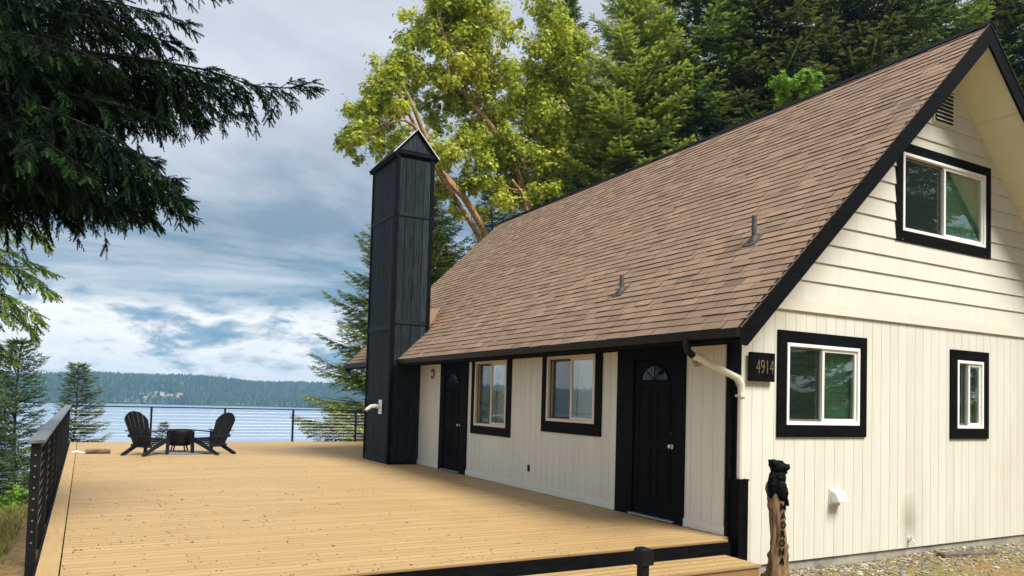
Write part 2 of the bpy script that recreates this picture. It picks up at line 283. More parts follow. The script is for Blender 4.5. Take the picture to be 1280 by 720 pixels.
# ------------------------------------------------------------------ mesh helpers
def link(o, parent=None):
    col.objects.link(o)
    if parent is not None: o.parent = parent
    return o
def tag(o, label=None, cat=None, group=None, kind=None):
    if label: o['label'] = label
    if cat: o['category'] = cat
    if group: o['group'] = group
    if kind: o['kind'] = kind
    return o
def empty(name, loc=(0, 0, 0), rz=0, label=None, cat=None, group=None):
    o = bpy.data.objects.new(name, None); o.location = loc; o.rotation_euler = (0, 0, rz); o.empty_display_size = 0.2
    link(o); return tag(o, label, cat, group)
class MB:
    def __init__(s): s.v = []; s.f = []; s.r = []
    def add(s, vs, fs, rnd=None):
        k = len(s.v); r = random.random() if rnd is None else rnd
        s.v += [tuple(map(float, v)) for v in vs]; s.f += [tuple(i+k for i in f) for f in fs]; s.r += [r]*len(vs)
    def box(s, x0, x1, y0, y1, z0, z1, rnd=None):
        x0, x1 = sorted((x0, x1)); y0, y1 = sorted((y0, y1)); z0, z1 = sorted((z0, z1))
        s.add([(x0,y0,z0),(x1,y0,z0),(x1,y1,z0),(x0,y1,z0),(x0,y0,z1),(x1,y0,z1),(x1,y1,z1),(x0,y1,z1)],
              [(0,3,2,1),(4,5,6,7),(0,1,5,4),(1,2,6,5),(2,3,7,6),(3,0,4,7)], rnd)
    def prism(s, poly, axis, a0, a1, rnd=None):
        """polygon (2-D) extruded along axis 0/1/2 from a0 to a1"""
        def P(p, a):
            q = list(p); q.insert(axis, a); return tuple(q)
        n = len(poly); A = sum(poly[i][0]*poly[(i+1) % n][1]-poly[(i+1) % n][0]*poly[i][1] for i in range(n))
        if A < 0: poly = poly[::-1]
        if axis == 1: poly = poly[::-1]
        vs = [P(p, a0) for p in poly]+[P(p, a1) for p in poly]
        fs = [tuple(range(n))[::-1], tuple(range(n, 2*n))]+[(i, (i+1) % n, n+(i+1) % n, n+i) for i in range(n)]
        s.add(vs, fs, rnd)
    def tube(s, pts, rad, n=8, rnd=None, cap=True):
        pts = [np.array(p, float) for p in pts]; m = len(pts)
        if isinstance(rad, (int, float)): rad = [rad]*m
        vs = []; prev = None
        for i, p in enumerate(pts):
            d = pts[min(i+1, m-1)]-pts[max(i-1, 0)]; d /= (np.linalg.norm(d)+1e-9)
            if prev is None:
                a = np.cross(d, (0, 0, 1) if abs(d[2]) < 0.9 else (1, 0, 0))
            else: a = prev-d*(prev@d)
            a /= (np.linalg.norm(a)+1e-9); prev = a; b = np.cross(d, a)
            for k in range(n):
                t = 2*math.pi*k/n; vs.append(p+rad[i]*(math.cos(t)*a+math.sin(t)*b))
        fs = [(i*n+k, i*n+(k+1) % n, (i+1)*n+(k+1) % n, (i+1)*n+k) for i in range(m-1) for k in range(n)]
        if cap: fs += [tuple(range(n))[::-1], tuple((m-1)*n+k for k in range(n))]
        s.add(vs, fs, rnd)
    def bar(s, a, b, w, t, upv=(0, 0, 1), rnd=None):
        """rectangular bar from a to b: w across, t along upv"""
        a = np.array(a, float); b = np.array(b, float); d = (b-a)/np.linalg.norm(b-a)
        sd = np.cross(d, upv); sd /= np.linalg.norm(sd); u = np.cross(sd, d)
        vs = [p+sx*sd*w/2+sz*u*t/2 for p in (a, b) for sx, sz in ((-1,-1),(1,-1),(1,1),(-1,1))]
        s.add(vs, [(0,1,2,3),(7,6,5,4),(0,4,5,1),(1,5,6,2),(2,6,7,3),(3,7,4,0)], rnd)
    def lathe(s, prof, c=(0, 0, 0), n=24, rnd=None):
        vs = []; m = len(prof)
        for r_, z in prof:
            for k in range(n):
                t = 2*math.pi*k/n; vs.append((c[0]+r_*math.cos(t), c[1]+r_*math.sin(t), c[2]+z))
        fs = [(i*n+k, i*n+(k+1) % n, (i+1)*n+(k+1) % n, (i+1)*n+k) for i in range(m-1) for k in range(n)]
        fs += [tuple(range(n))[::-1], tuple((m-1)*n+k for k in range(n))]
        s.add(vs, fs, rnd)
    def build(s, name, mat, parent=None, smooth=False, bevel=0.0, label=None):
        me = bpy.data.meshes.new(name); me.from_pydata(s.v, [], s.f); me.materials.append(MAT[mat])
        a = me.attributes.new('rnd', 'FLOAT', 'POINT'); a.data.foreach_set('value', np.array(s.r, np.float32))
        if smooth: me.polygons.foreach_set('use_smooth', [True]*len(me.polygons))
        me.update()
        o = link(bpy.data.objects.new(name, me), parent)
        if bevel:
            b = o.modifiers.new('bevel', 'BEVEL'); b.width = bevel; b.segments = 1; b.limit_method = 'ANGLE'
        if label: o['label'] = label
        return o
def tri_mesh(name, V, r, mat, parent=None):
    """V: (n,3,3) triangles, r: (n,) random value"""
    n = len(V); me = bpy.data.meshes.new(name)
    me.vertices.add(n*3); me.loops.add(n*3); me.polygons.add(n)
    me.vertices.foreach_set('co', V.astype(np.float32).ravel())
    me.loops.foreach_set('vertex_index', np.arange(n*3, dtype=np.int32))
    me.polygons.foreach_set('loop_start', np.arange(0, n*3, 3, dtype=np.int32))
    me.polygons.foreach_set('loop_total', np.full(n, 3, dtype=np.int32))
    a = me.attributes.new('rnd', 'FLOAT', 'POINT'); a.data.foreach_set('value', np.repeat(r, 3).astype(np.float32))
    me.materials.append(MAT[mat]); me.update(); me.validate()
    return link(bpy.data.objects.new(name, me), parent)
def unit(a): return a/(np.linalg.norm(a, axis=-1, keepdims=True)+1e-9)

# ------------------------------------------------------------------ setting: ground, water, far shore
WZ = -27.0
def sstep(t): t = np.clip(t, 0, 1); return t*t*(3-2*t)
def ground_z(x, y):
    x = np.asarray(x, float); y = np.asarray(y, float)
    edge = 15+1.1*np.clip(x-7, 0, 60)
    s = y-edge
    z = -0.52-29.5*sstep(s/50)
    left = np.clip((-x-0.6)/10, 0, 1)*np.clip((y-6)/10, 0, 1)
    z = z-1.6*left
    z = z+0.02*np.sin(x*1.7+y)+0.02*np.sin(y*2.3-x*0.7)
    back = np.clip((x-17)/25, 0, 1)
    return z+back*3.0*(1-sstep(s/30))
def grid_axis(lo, hi, dense_lo, dense_hi, step, n_out):
    a = np.arange(dense_lo, dense_hi, step)
    l = dense_lo-np.geomspace(step, dense_lo-lo, n_out)[::-1]; h = dense_hi+np.geomspace(step, hi-dense_hi, n_out)
    return np.concatenate([l, a, h])
gx = grid_axis(-3500, 3500, -12, 30, 0.5, 26); gy = grid_axis(-3000, 4200, -8, 75, 0.6, 26)
GX, GY = np.meshgrid(gx, gy, indexing='ij'); GZ = ground_z(GX, GY)
me = bpy.data.meshes.new('ground')
nx, ny = GX.shape; idx = np.arange(nx*ny).reshape(nx, ny)
me.from_pydata(np.stack([GX, GY, GZ], -1).reshape(-1, 3).tolist(), [], np.stack([idx[:-1, :-1], idx[1:, :-1], idx[1:, 1:], idx[:-1, 1:]], -1).reshape(-1, 4).tolist())
me.materials.append(MAT['ground']); me.polygons.foreach_set('use_smooth', [True]*len(me.polygons))
tag(link(bpy.data.objects.new('ground', me)), kind='structure')
m = MB(); m.add([(-3400, 20, WZ), (3400, 20, WZ), (3400, 2600, WZ), (-3400, 2600, WZ)], [(0, 1, 2, 3)])
tag(m.build('water', 'water'), kind='structure')

# far shore: a long low hill about 1.6 km off
SH = 1600.0
def hill_prof(az):
    return 50+5*np.sin(az*9+1)+3*np.sin(az*23)+2*np.sin(az*51+2)
azs = np.linspace(-1.25, 0.85, 260); ds = np.array([0, 4, 60, 160, 280, 420, 700, 1000])
hz = np.array([-1.0, 0.04, 0.18, 0.5, 0.8, 1.0, 1.0, 0.7])
def far_z(az, d):
    return WZ+hill_prof(az)*np.interp(d, ds, hz)*1.0
V = []
for a in azs:
    sh = SH+25*math.sin(a*13)+12*math.sin(a*37)
    for d in ds: V.append(((sh+d)*math.sin(a), (sh+d)*math.cos(a), float(far_z(a, d)) if d > 0 else WZ-3))
nn = len(ds); Fc = [(i*nn+j, (i+1)*nn+j, (i+1)*nn+j+1, i*nn+j+1) for i in range(len(azs)-1) for j in range(nn-1)]
me = bpy.data.meshes.new('far_shore'); me.from_pydata(V, [], Fc); me.materials.append(MAT['forest'])
tag(link(bpy.data.objects.new('far_shore', me)), kind='structure')
def px_az(px):
    d = rt*(px-640)/F+fw; return math.atan2(d[0], d[1])
CLR = [(px_az(162), px_az(198), 12, 75), (px_az(184), px_az(232), 30, 115), (px_az(120), px_az(146), 110, 150), (px_az(303), px_az(314), 45, 70)]
def in_clear(a, d):
    return any(a0 < a < a1 and d0 < d < d1 for a0, a1, d0, d1 in CLR)
tr = []; rr = []
def far_trees(n, a0, a1, hmin, hmax):
    for i in range(n):
        a = random.uniform(a0, a1); d = 700*random.random()**1.5+5
        if in_clear(a, d) and random.random() < 0.86: continue
        sh = SH+25*math.sin(a*13)+12*math.sin(a*37)
        c = np.array([(sh+d)*math.sin(a), (sh+d)*math.cos(a), float(far_z(a, d))-1])
        h = random.uniform(hmin, hmax); r_ = h*random.uniform(0.18, 0.30); v = random.random()
        if random.random() < 0.2: v = min(1, v+0.4); h *= 0.7; r_ *= 1.5
        k0 = random.random()*6
        ring = [c+np.array([r_*math.cos(k0+k*1.2566), r_*math.sin(k0+k*1.2566), h*0.12]) for k in range(5)]
        tip = c+np.array([0, 0, h])
        for k in range(5): tr.append((ring[k], ring[(k+1) % 5], tip)); rr.append(v)
far_trees(15000, px_az(-40), px_az(480), 8, 17)
far_trees(9000, -1.2, px_az(-40), 10, 20)
far_trees(2500, px_az(480), 0.8, 10, 20)
tag(tri_mesh('distant_forest', np.array(tr), np.array(rr), 'forest'), 'hazy dark green conifer forest covering the far shore', 'forest', kind='stuff')
m = MB()
for a0, a1, d0, d1 in CLR:
    k = 8
    for i in range(k):
        A0 = a0+(a1-a0)*i/k; A1 = a0+(a1-a0)*(i+1)/k
        dd = [d0, (d0+d1)/2, d1]
        for p in range(2):
            q = []
            for a, d in ((A0, dd[p]), (A1, dd[p]), (A1, dd[p+1]), (A0, dd[p+1])):
                sh = SH+25*math.sin(a*13)+12*math.sin(a*37)
                q.append(((sh+d)*math.sin(a), (sh+d)*math.cos(a), float(far_z(a, d))+0.8))
            m.add(q, [(0, 1, 2, 3)])
tag(m.build('field', 'field'), kind='structure')
far_h = [(165, 100, 15, 'leftmost small house of the far shore settlement'), (178, 85, 13, 'small pale house left of the middle of the far settlement'),
         (187, 45, 20, 'long low pale house nearest the water on the far shore'), (196, 105, 16, 'bright white house with brown roof on top of the far clearing'),
         (202, 100, 18, 'wide white house beside the top of the far clearing'), (208, 60, 15, 'white house in the middle of the far settlement'),
         (214, 75, 18, 'large white house right of the middle of the far settlement'), (226, 90, 12, 'rightmost house at the edge of the far clearing'),
         (251, 60, 13, 'lone white house among the trees right of the far settlement'), (309, 55, 13, 'lone pale house on the far shore behind the right chair')]
for px, d, wd, lab in far_h:
    a = px_az(px); sh = SH+25*math.sin(a*13)+12*math.sin(a*37)
    h = empty('distant_house', ((sh+d)*math.sin(a), (sh+d)*math.cos(a), float(far_z(a, d))), -a+random.uniform(-.3, .3), lab, 'house', 'houses on the far shore')
    m = MB(); wd *= 0.72; m.box(-wd/2, wd/2, -5, 5, -3, 3.6); m.build('wall', 'farwall', h)
    m = MB(); m.prism([(-5.8, 3.6), (5.8, 3.6), (0, 7.4)], 0, -wd/2-.6, wd/2+.6); m.build('roof', 'farroof', h)

# ------------------------------------------------------------------ haze
m = MB(); m.box(-3450, 3450, -400, 2700, -34, 78)
hz_o = m.build('haze', 'cream'); tag(hz_o, kind='stuff')
hm = bpy.data.materials.new('haze'); hm.use_nodes = True; t = hm.node_tree; t.nodes.clear()
o_ = N(t, 'ShaderNodeOutputMaterial'); pv = N(t, 'ShaderNodeVolumePrincipled'); pv.inputs['Color'].default_value = (0.34, 0.66, 1.0, 1); pv.inputs['Density'].default_value = 0.00022
pv.inputs['Anisotropy'].default_value = 0.1
t.links.new(pv.outputs[0], o_.inputs['Volume']); hz_o.data.materials.clear(); hz_o.data.materials.append(hm)

# ================================================================== HOUSE
EX, EZ, AX, AZ = 6.37, 2.53, 11.35, 7.40       # eave and ridge of the left slope
RY0, RY1 = 6.15, 21.45                          # gable overhangs
SL = (AZ-EZ)/(AX-EX)
WX, GYW, GYB = 6.95, 6.90, 20.8                 # deck wall, gable wall, far gable wall
WX2 = 2*AX-WX
house = empty('house', (WX, GYW, 0), 0, 'cream cottage with black trim and steep brown shingle roof beside the tan deck', 'house')
HOFF = Vector((-WX, -GYW, 0))
_b = MB.build
def hbuild(mb, name, mat, parent=None, **k):
    """parts are modelled in world coordinates and hang under the house empty"""
    p = parent or house
    o = _b(mb, name, mat, None, **k)
    o.parent = p
    if p is house: o.location = HOFF
    return o
def zroof(x): return AZ-SL*abs(x-AX)

# vertical grooved siding made of planks with openings cut out
def planks(mb, kind, u0, u1, z0, z1, holes, pitch=0.2, gap=0.0065, ztop=None):
    n = max(1, round((u1-u0)/pitch)); st = (u1-u0)/n
    for i in range(n):
        a = u0+i*st+gap/2; b = a+st-gap; r_ = random.random()
        cuts = [(a, b)]
        us = sorted({a, b, *[h[0] for h in holes if a < h[0] < b], *[h[1] for h in holes if a < h[1] < b]})
        for p, q in zip(us[:-1], us[1:]):
            mid = (p+q)/2; zs = [(z0, z1)]
            for h0, h1, g0, g1 in holes:
                if h0 < mid < h1:
                    nz = []
                    for s0, s1 in zs:
                        if g0 > s0: nz.append((s0, min(g0, s1)))
                        if g1 < s1: nz.append((max(g1, s0), s1))
                    zs = [z for z in nz if z[1]-z[0] > 1e-4]
            for s0, s1 in zs:
                if kind == 'x': mb.box(WX, WX+0.05, p, q, s0, s1, r_)
                else: mb.box(p, q, GYW, GYW+0.05, s0, s1, r_)
        # groove bed just behind the plank joint
    for i in range(n+1):
        a = u0+i*st; mid = a; zs = [(z0, z1)]
        for h0, h1, g0, g1 in holes:
            if h0 < mid < h1:
                nz = []
                for s0, s1 in zs:
                    if g0 > s0: nz.append((s0, min(g0, s1)))
                    if g1 < s1: nz.append((max(g1, s0), s1))
                zs = nz
        for s0, s1 in zs:
            if kind == 'x': mb.box(WX+0.005, WX+0.045, a-0.0032, a+0.0032, s0, s1, 0.2)
            else: mb.box(a-0.0032, a+0.0032, GYW+0.004, GYW+0.045, s0, s1, 0.2)

deck_open = [(9.76, 11.21, 1.27, 2.395), (12.69, 14.06, 1.07, 2.395), (7.70, 9.16, -0.1, 2.6), (14.44, 15.84, -0.1, 2.6)]
m = MB(); planks(m, 'x', 6.97, 17.4, 0.0, 2.46, deck_open); planks(m, 'x', 17.4, GYB, 0.0, 2.46, [])
m.box(WX+0.06, WX+0.12, 6.97, GYB, 2.46, 2.9)
hbuild(m, 'wall', 'siding', label='grooved cream wall facing the deck')
for a, b in ((6.93, 7.68), (9.18, 14.42), (15.86, 17.15)):
    m = MB(); m.box(WX-0.022, WX-0.001, a, b, 0.0, 0.11); hbuild(m, 'base_trim', 'cream', bevel=0.003)
g_open = [(7.955, 9.435, 1.39, 2.48), (11.79, 12.51, 1.365, 2.44), (10.39, 12.56, 4.30, 5.49)]
m = MB(); planks(m, 'y', WX, WX2, -0.40, 2.93, g_open)
# lap siding of the gable
LAP0 = 3.07; EXPO = 0.272
k = 0; z = LAP0
def lap_piece(mb, x0, x1, za, zb, zr, r_):
    def off(z): return 0.022*(1-(z-zr)/EXPO)
    ya, yb = GYW-off(za)-0.006, GYW-off(zb)-0.006
    def lim(z, s): e = (AZ-0.10-z)/SL; return AX-e if s < 0 else AX+e
    xa0, xa1 = max(x0, lim(za, -1)), min(x1, lim(za, 1)); xb0, xb1 = max(x0, lim(zb, -1)), min(x1, lim(zb, 1))
    if xa1 <= xa0 or xb1 <= xb0: return
    mb.add([(xa0, ya, za), (xa1, ya, za), (xb1, yb, zb), (xb0, yb, zb), (xa0, GYW+0.05, za), (xa1, GYW+0.05, za), (xb1, GYW+0.05, zb), (xb0, GYW+0.05, zb)],
           [(0, 1, 2, 3), (4, 7, 6, 5), (0, 4, 5, 1), (3, 2, 6, 7), (0, 3, 7, 4), (1, 5, 6, 2)], r_)
while z < AZ-0.15:
    r_ = random.random(); cuts = sorted({z, min(z+EXPO, AZ-0.12), *[c for c in (4.30, 5.49) if z < c < z+EXPO]})
    for za, zb in zip(cuts[:-1], cuts[1:]):
        mid = (za+zb)/2
        if 4.30 < mid < 5.49:
            lap_piece(m, WX, 10.39, za, zb, z, r_); lap_piece(m, 12.56, WX2, za, zb, z, r_)
        else: lap_piece(m, WX, WX2, za, zb, z, r_)
    z += EXPO
hbuild(m, 'wall', 'siding', label='cream gable wall, grooved boards below and lap boards above')
m = MB(); m.box(WX, WX2, GYW-0.032, GYW-0.001, 2.915, 3.068)
hbuild(m, 'band_board', 'cream', bevel=0.004)
m = MB()      # far gable and the wall away from the deck
m.prism([(WX+0.05, -0.4), (WX2-0.05, -0.4), (WX2-0.05, zroof(WX2)-0.2), (AX, AZ-0.2), (WX+0.05, zroof(WX)-0.2)], 1, GYB, GYB+0.1)
m.box(WX2-0.1, WX2, GYW+0.06, GYB, -0.4, 2.9)
hbuild(m, 'wall', 'siding', label='plain cream rear walls')
m = MB(); m.box(WX+0.09, WX2-0.11, GYW+0.5, GYB-0.05, 2.7, 2.75)     # upper floor
m.box(WX+0.09, WX2-0.11, GYW+0.5, GYB-0.05, -0.05, -0.01); m.box(WX+1.3, WX+1.35, GYW+1.2, GYB-0.1, 0, 2.7); m.box(WX+1.3, WX2-0.11, GYW+1.15, GYW+1.2, 0, 2.7)
m.box(AX-1.5, AX+1.5, GYW+1.15, GYW+1.2, 2.76, 5.5)
hbuild(m, 'inner_floor', 'roomdark')
m = MB(); m.box(WX+0.03, WX2-0.03, GYW+0.03, GYB, -0.95, -0.405); hbuild(m, 'foundation', 'concrete', bevel=0.01)

# roof: slabs, shingles, fascia, barge boards, soffits
TH = 0.13
m = MB()
m.prism([(EX+0.03, EZ-0.05), (AX, AZ-0.03), (AX, AZ-TH-0.06), (EX+0.03, EZ-TH-0.02)], 1, RY0+0.04, RY1-0.04)
m.prism([(2*AX-EX-0.03, EZ-0.05), (AX+.001, AZ-0.03), (AX+.001, AZ-TH-0.06), (2*AX-EX-0.03, EZ-TH-0.02)], 1, RY0+0.04, RY1-0.04)
roof = hbuild(m, 'roof', 'black', label='steep brown shingle roof with black edges')
def shingles(side):
    mb = MB(); L = math.hypot(AX-EX, AZ-EZ); ex = 0.148; nrow = int(L/ex)+1
    ca, sa = (AX-EX)/L, (AZ-EZ)/L
    TW = 0.318
    def P(sv, yy, h):
        x = EX+sv*ca-h*sa; zz = EZ+sv*sa+h*ca
        return (x if side > 0 else 2*AX-x, yy, zz)
    for i in range(nrow):
        s0 = i*ex-0.02; s1 = min(s0+ex+0.03, L); y = RY0-0.015-TW*((i*0.5+0.15*(i % 3)) % 1.0); drow = random.uniform(-0.004, 0.004)
        while y < RY1:
            y1, y2 = max(y, RY0-0.015), min(y+TW, RY1+0.015)
            if y2-y1 > 0.02:
                th = random.choice((0.012, 0.014, 0.011, 0.016, 0.012, 0.006)); js = drow+random.uniform(-0.003, 0.003); a, b = s0+js, s1
                A, B = y1+.0035, y2-.0035; r_ = float(np.clip(random.gauss(0.60, 0.15), 0.12, 1))
                # weathered top, tucked under the next course
                top = [P(a, A, th), P(a, B, th), P(b, B, 0.0), P(b, A, 0.0)]
                mb.add(top, [(0, 1, 2, 3)] if side > 0 else [(3, 2, 1, 0)], r_)
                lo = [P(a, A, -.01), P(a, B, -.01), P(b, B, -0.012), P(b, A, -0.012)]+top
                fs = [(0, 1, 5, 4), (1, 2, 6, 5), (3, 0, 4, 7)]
                mb.add(lo, fs if side > 0 else [f[::-1] for f in fs], 0.0)      # black cut asphalt edge, also the painted shadow line under each course
            y += TW
    return mb
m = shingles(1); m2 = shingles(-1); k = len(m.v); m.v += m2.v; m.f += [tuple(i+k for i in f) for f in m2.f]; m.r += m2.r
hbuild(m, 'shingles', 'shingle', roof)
m = MB(); y = RY0-0.02
while y < RY1:      # dark ridge caps
    for sgn in (-1, 1):
        q = [(AX, y, AZ+0.045), (AX, y+0.21, AZ+0.030), (AX+sgn*0.11, y+0.21, AZ+0.030-0.11*SL), (AX+sgn*0.11, y, AZ+0.045-0.11*SL)]
        q2 = [(a, b, c-0.02) for a, b, c in q]
        m.add(q+q2, [(0, 1, 2, 3) if sgn < 0 else (3, 2, 1, 0), (4, 7, 6, 5), (0, 3, 7, 4), (3, 2, 6, 7)])
    y += 0.15
hbuild(m, 'ridge_cap', 'black', roof)
for yy in (RY0, RY1-0.035):    # barge boards
    for s in (-1, 1):
        m = MB()
        X = lambda x: x if s < 0 else 2*AX-x
        m.prism([(X(EX-0.02), EZ-0.005), (X(AX), AZ+0.0), (X(AX), AZ-0.34), (X(EX+0.10), EZ-0.22), (X(EX-0.02), EZ-0.20)], 1, yy, yy+0.035)
        hbuild(m, 'barge_board', 'black', bevel=0.004)
for s in (-1, 1):
    X = lambda x: x if s < 0 else 2*AX-x
    m = MB(); m.box(X(EX), X(EX+0.03), RY0+0.04, RY1-0.04, EZ-0.17, EZ-0.03)
    m.box(X(EX+0.03), X(WX), GYW, RY1-0.7, 2.425, 2.445)
    hbuild(m, 'fascia', 'black')
m = MB(); m.box(WX-0.02, WX-0.001, 6.93, 17.15, 2.395, 2.424)
hbuild(m, 'frieze_board', 'black')
m = MB()
for yy0, yy1 in ((RY0+0.04, GYW-0.002), (GYB+0.1, RY1-0.04)):       # soffits under the gable overhang
    for s in (-1, 1):
        X = lambda x: x if s < 0 else 2*AX-x
        t0 = TH+0.063; m = MB()
        m.prism([(X(EX+0.04), zroof(EX+0.04)-t0), (X(AX), AZ-t0), (X(AX), AZ-t0-0.012), (X(EX+0.04), zroof(EX+0.04)-t0-0.012)], 1, yy0, yy1)
        hbuild(m, 'soffit', 'soffit')
m = MB()
for s in (-1, 1):
    for d in (0.95, 2.15, 3.4):
        x = AX+s*d; zz = zroof(x)-TH-0.078
        m = MB(); m.bar((x, RY0+0.045, zz), (x, GYW-0.03, zz), 0.03, 0.016, upv=(s*SL, 0, 1))
        hbuild(m, 'soffit_batten', 'cream')
# gutter
m = MB()
m.prism([(EX-0.012, EZ-0.03), (EX-0.012, EZ-0.125), (EX-0.075, EZ-0.125), (EX-0.10, EZ-0.075), (EX-0.105, EZ-0.035), (EX-0.098, EZ-0.035), (EX-0.094, EZ-0.075), (EX-0.07, EZ-0.118), (EX-0.02, EZ-0.118), (EX-0.02, EZ-0.03)], 1, RY0+0.02, 17.1)
m.prism([(EX-0.012, EZ-0.03), (EX-0.012, EZ-0.125), (EX-0.075, EZ-0.125), (EX-0.10, EZ-0.075), (EX-0.105, EZ-0.035)], 1, RY0+0.0, RY0+0.02)
m.prism([(EX-0.012, EZ-0.03), (EX-0.012, EZ-0.125), (EX-0.075, EZ-0.125), (EX-0.10, EZ-0.075), (EX-0.105, EZ-0.035)], 1, 19.0, RY1-0.03)
hbuild(m, 'gutter', 'blackmetal', bevel=0.002)
# downspout: black elbow from the gutter, then cream pipe to the corner
m = MB(); m.tube([(6.31, 6.98, 2.42), (6.31, 6.98, 2.34), (6.33, 6.975, 2.27), (6.40, 6.955, 2.22)], [0.045, 0.045, 0.045, 0.047], 10)
ds = hbuild(m, 'downspout', 'blackmetal', smooth=True, label='cream downspout with black top elbow')
m = MB()
m.tube([(6.38, 6.96, 2.235), (6.52, 6.92, 2.17), (6.96, 6.80, 1.98), (7.01, 6.79, 1.945), (7.035, 6.785, 1.89), (7.04, 6.785, 1.80), (7.04, 6.785, 0.62)], [0.043, 0.043, 0.043, 0.045, 0.046, 0.043, 0.043], 10)
for i in range(5): m.tube([(6.97+0.014*i, 6.797-.002*i, 1.985-0.022*i), (6.974+0.014*i, 6.796-.002*i, 1.978-0.022*i)], 0.052, 10)
m.box(6.985, 7.10, 6.73, 6.835, 1.735, 1.765)
hbuild(m, 'pipe', 'cream', ds, smooth=False)
# black corner board and boxed foot
m = MB(); m.box(WX-0.012, 7.135, GYW-0.026, GYW-0.001, -0.38, 2.6); m.box(WX-0.024, WX-0.001, GYW-0.026, GYW+0.03, -0.02, 2.42)
hbuild(m, 'corner_board', 'black', bevel=0.004)
m = MB(); m.box(6.955, 7.115, 6.71, 6.868, -0.6, 0.70); m.box(6.948, 7.122, 6.703, 6.868, 0.70, 0.722)
hbuild(m, 'downspout_box', 'black', bevel=0.006)
# plumbing pipes through the roof
for (x, y, h, lab) in ((7.75, 7.28, 0.34, 'taller vent pipe, nearer the gable'), (7.25, 9.55, 0.25, 'shorter vent pipe, nearer the chimney')):
    zz = zroof(x)
    m = MB(); m.tube([(x, y, zz-0.05), (x, y, zz+h)], 0.036, 14)
    vp = hbuild(m, 'vent_pipe', 'lead', label=lab)
    m = MB(); m.tube([(x, y, zz-0.05), (x, y, zz+0.01), (x, y, zz+0.06)], [0.085, 0.062, 0.042], 14)
    sa = math.atan(SL)
    P = lambda a, b, h_: (x+a*math.cos(sa)-h_*math.sin(sa), y+b, zz+a*math.sin(sa)+h_*math.cos(sa))
    m.add([P(-.13, -.11, .020), P(-.13, .11, .020), P(.10, .11, .020), P(.10, -.11, .020), P(-.13, -.11, .0), P(-.13, .11, .0), P(.10, .11, .0), P(.10, -.11, .0)],
          [(3, 2, 1, 0), (0, 1, 5, 4), (1, 2, 6, 5), (3, 0, 4, 7)])
    hbuild(m, 'flashing', 'lead', vp)
# gable louvre vent
m = MB(); m.box(11.12, 11.64, GYW-0.05, GYW-0.005, 6.09, 6.66)
gv = hbuild(m, 'louvre_vent', 'cream')
m = MB(); m.box(11.15, 11.61, GYW-0.056, GYW-0.0505, 6.12, 6.63); hbuild(m, 'vent_opening', 'screen', gv)
m = MB()
for i in range(8):
    z0 = 6.135+i*0.062
    m.add([(11.15, GYW-0.085, z0), (11.61, GYW-0.085, z0), (11.61, GYW-0.056, z0+0.034), (11.15, GYW-0.056, z0+0.034), (11.15, GYW-0.085, z0+.006), (11.61, GYW-0.085, z0+.006), (11.61, GYW-0.056, z0+0.040), (11.15, GYW-0.056, z0+0.040)],
          [(0, 1, 2, 3), (4, 7, 6, 5), (0, 4, 5, 1), (0, 3, 7, 4), (1, 5, 6, 2)])
hbuild(m, 'louvre', 'vinyl', gv)

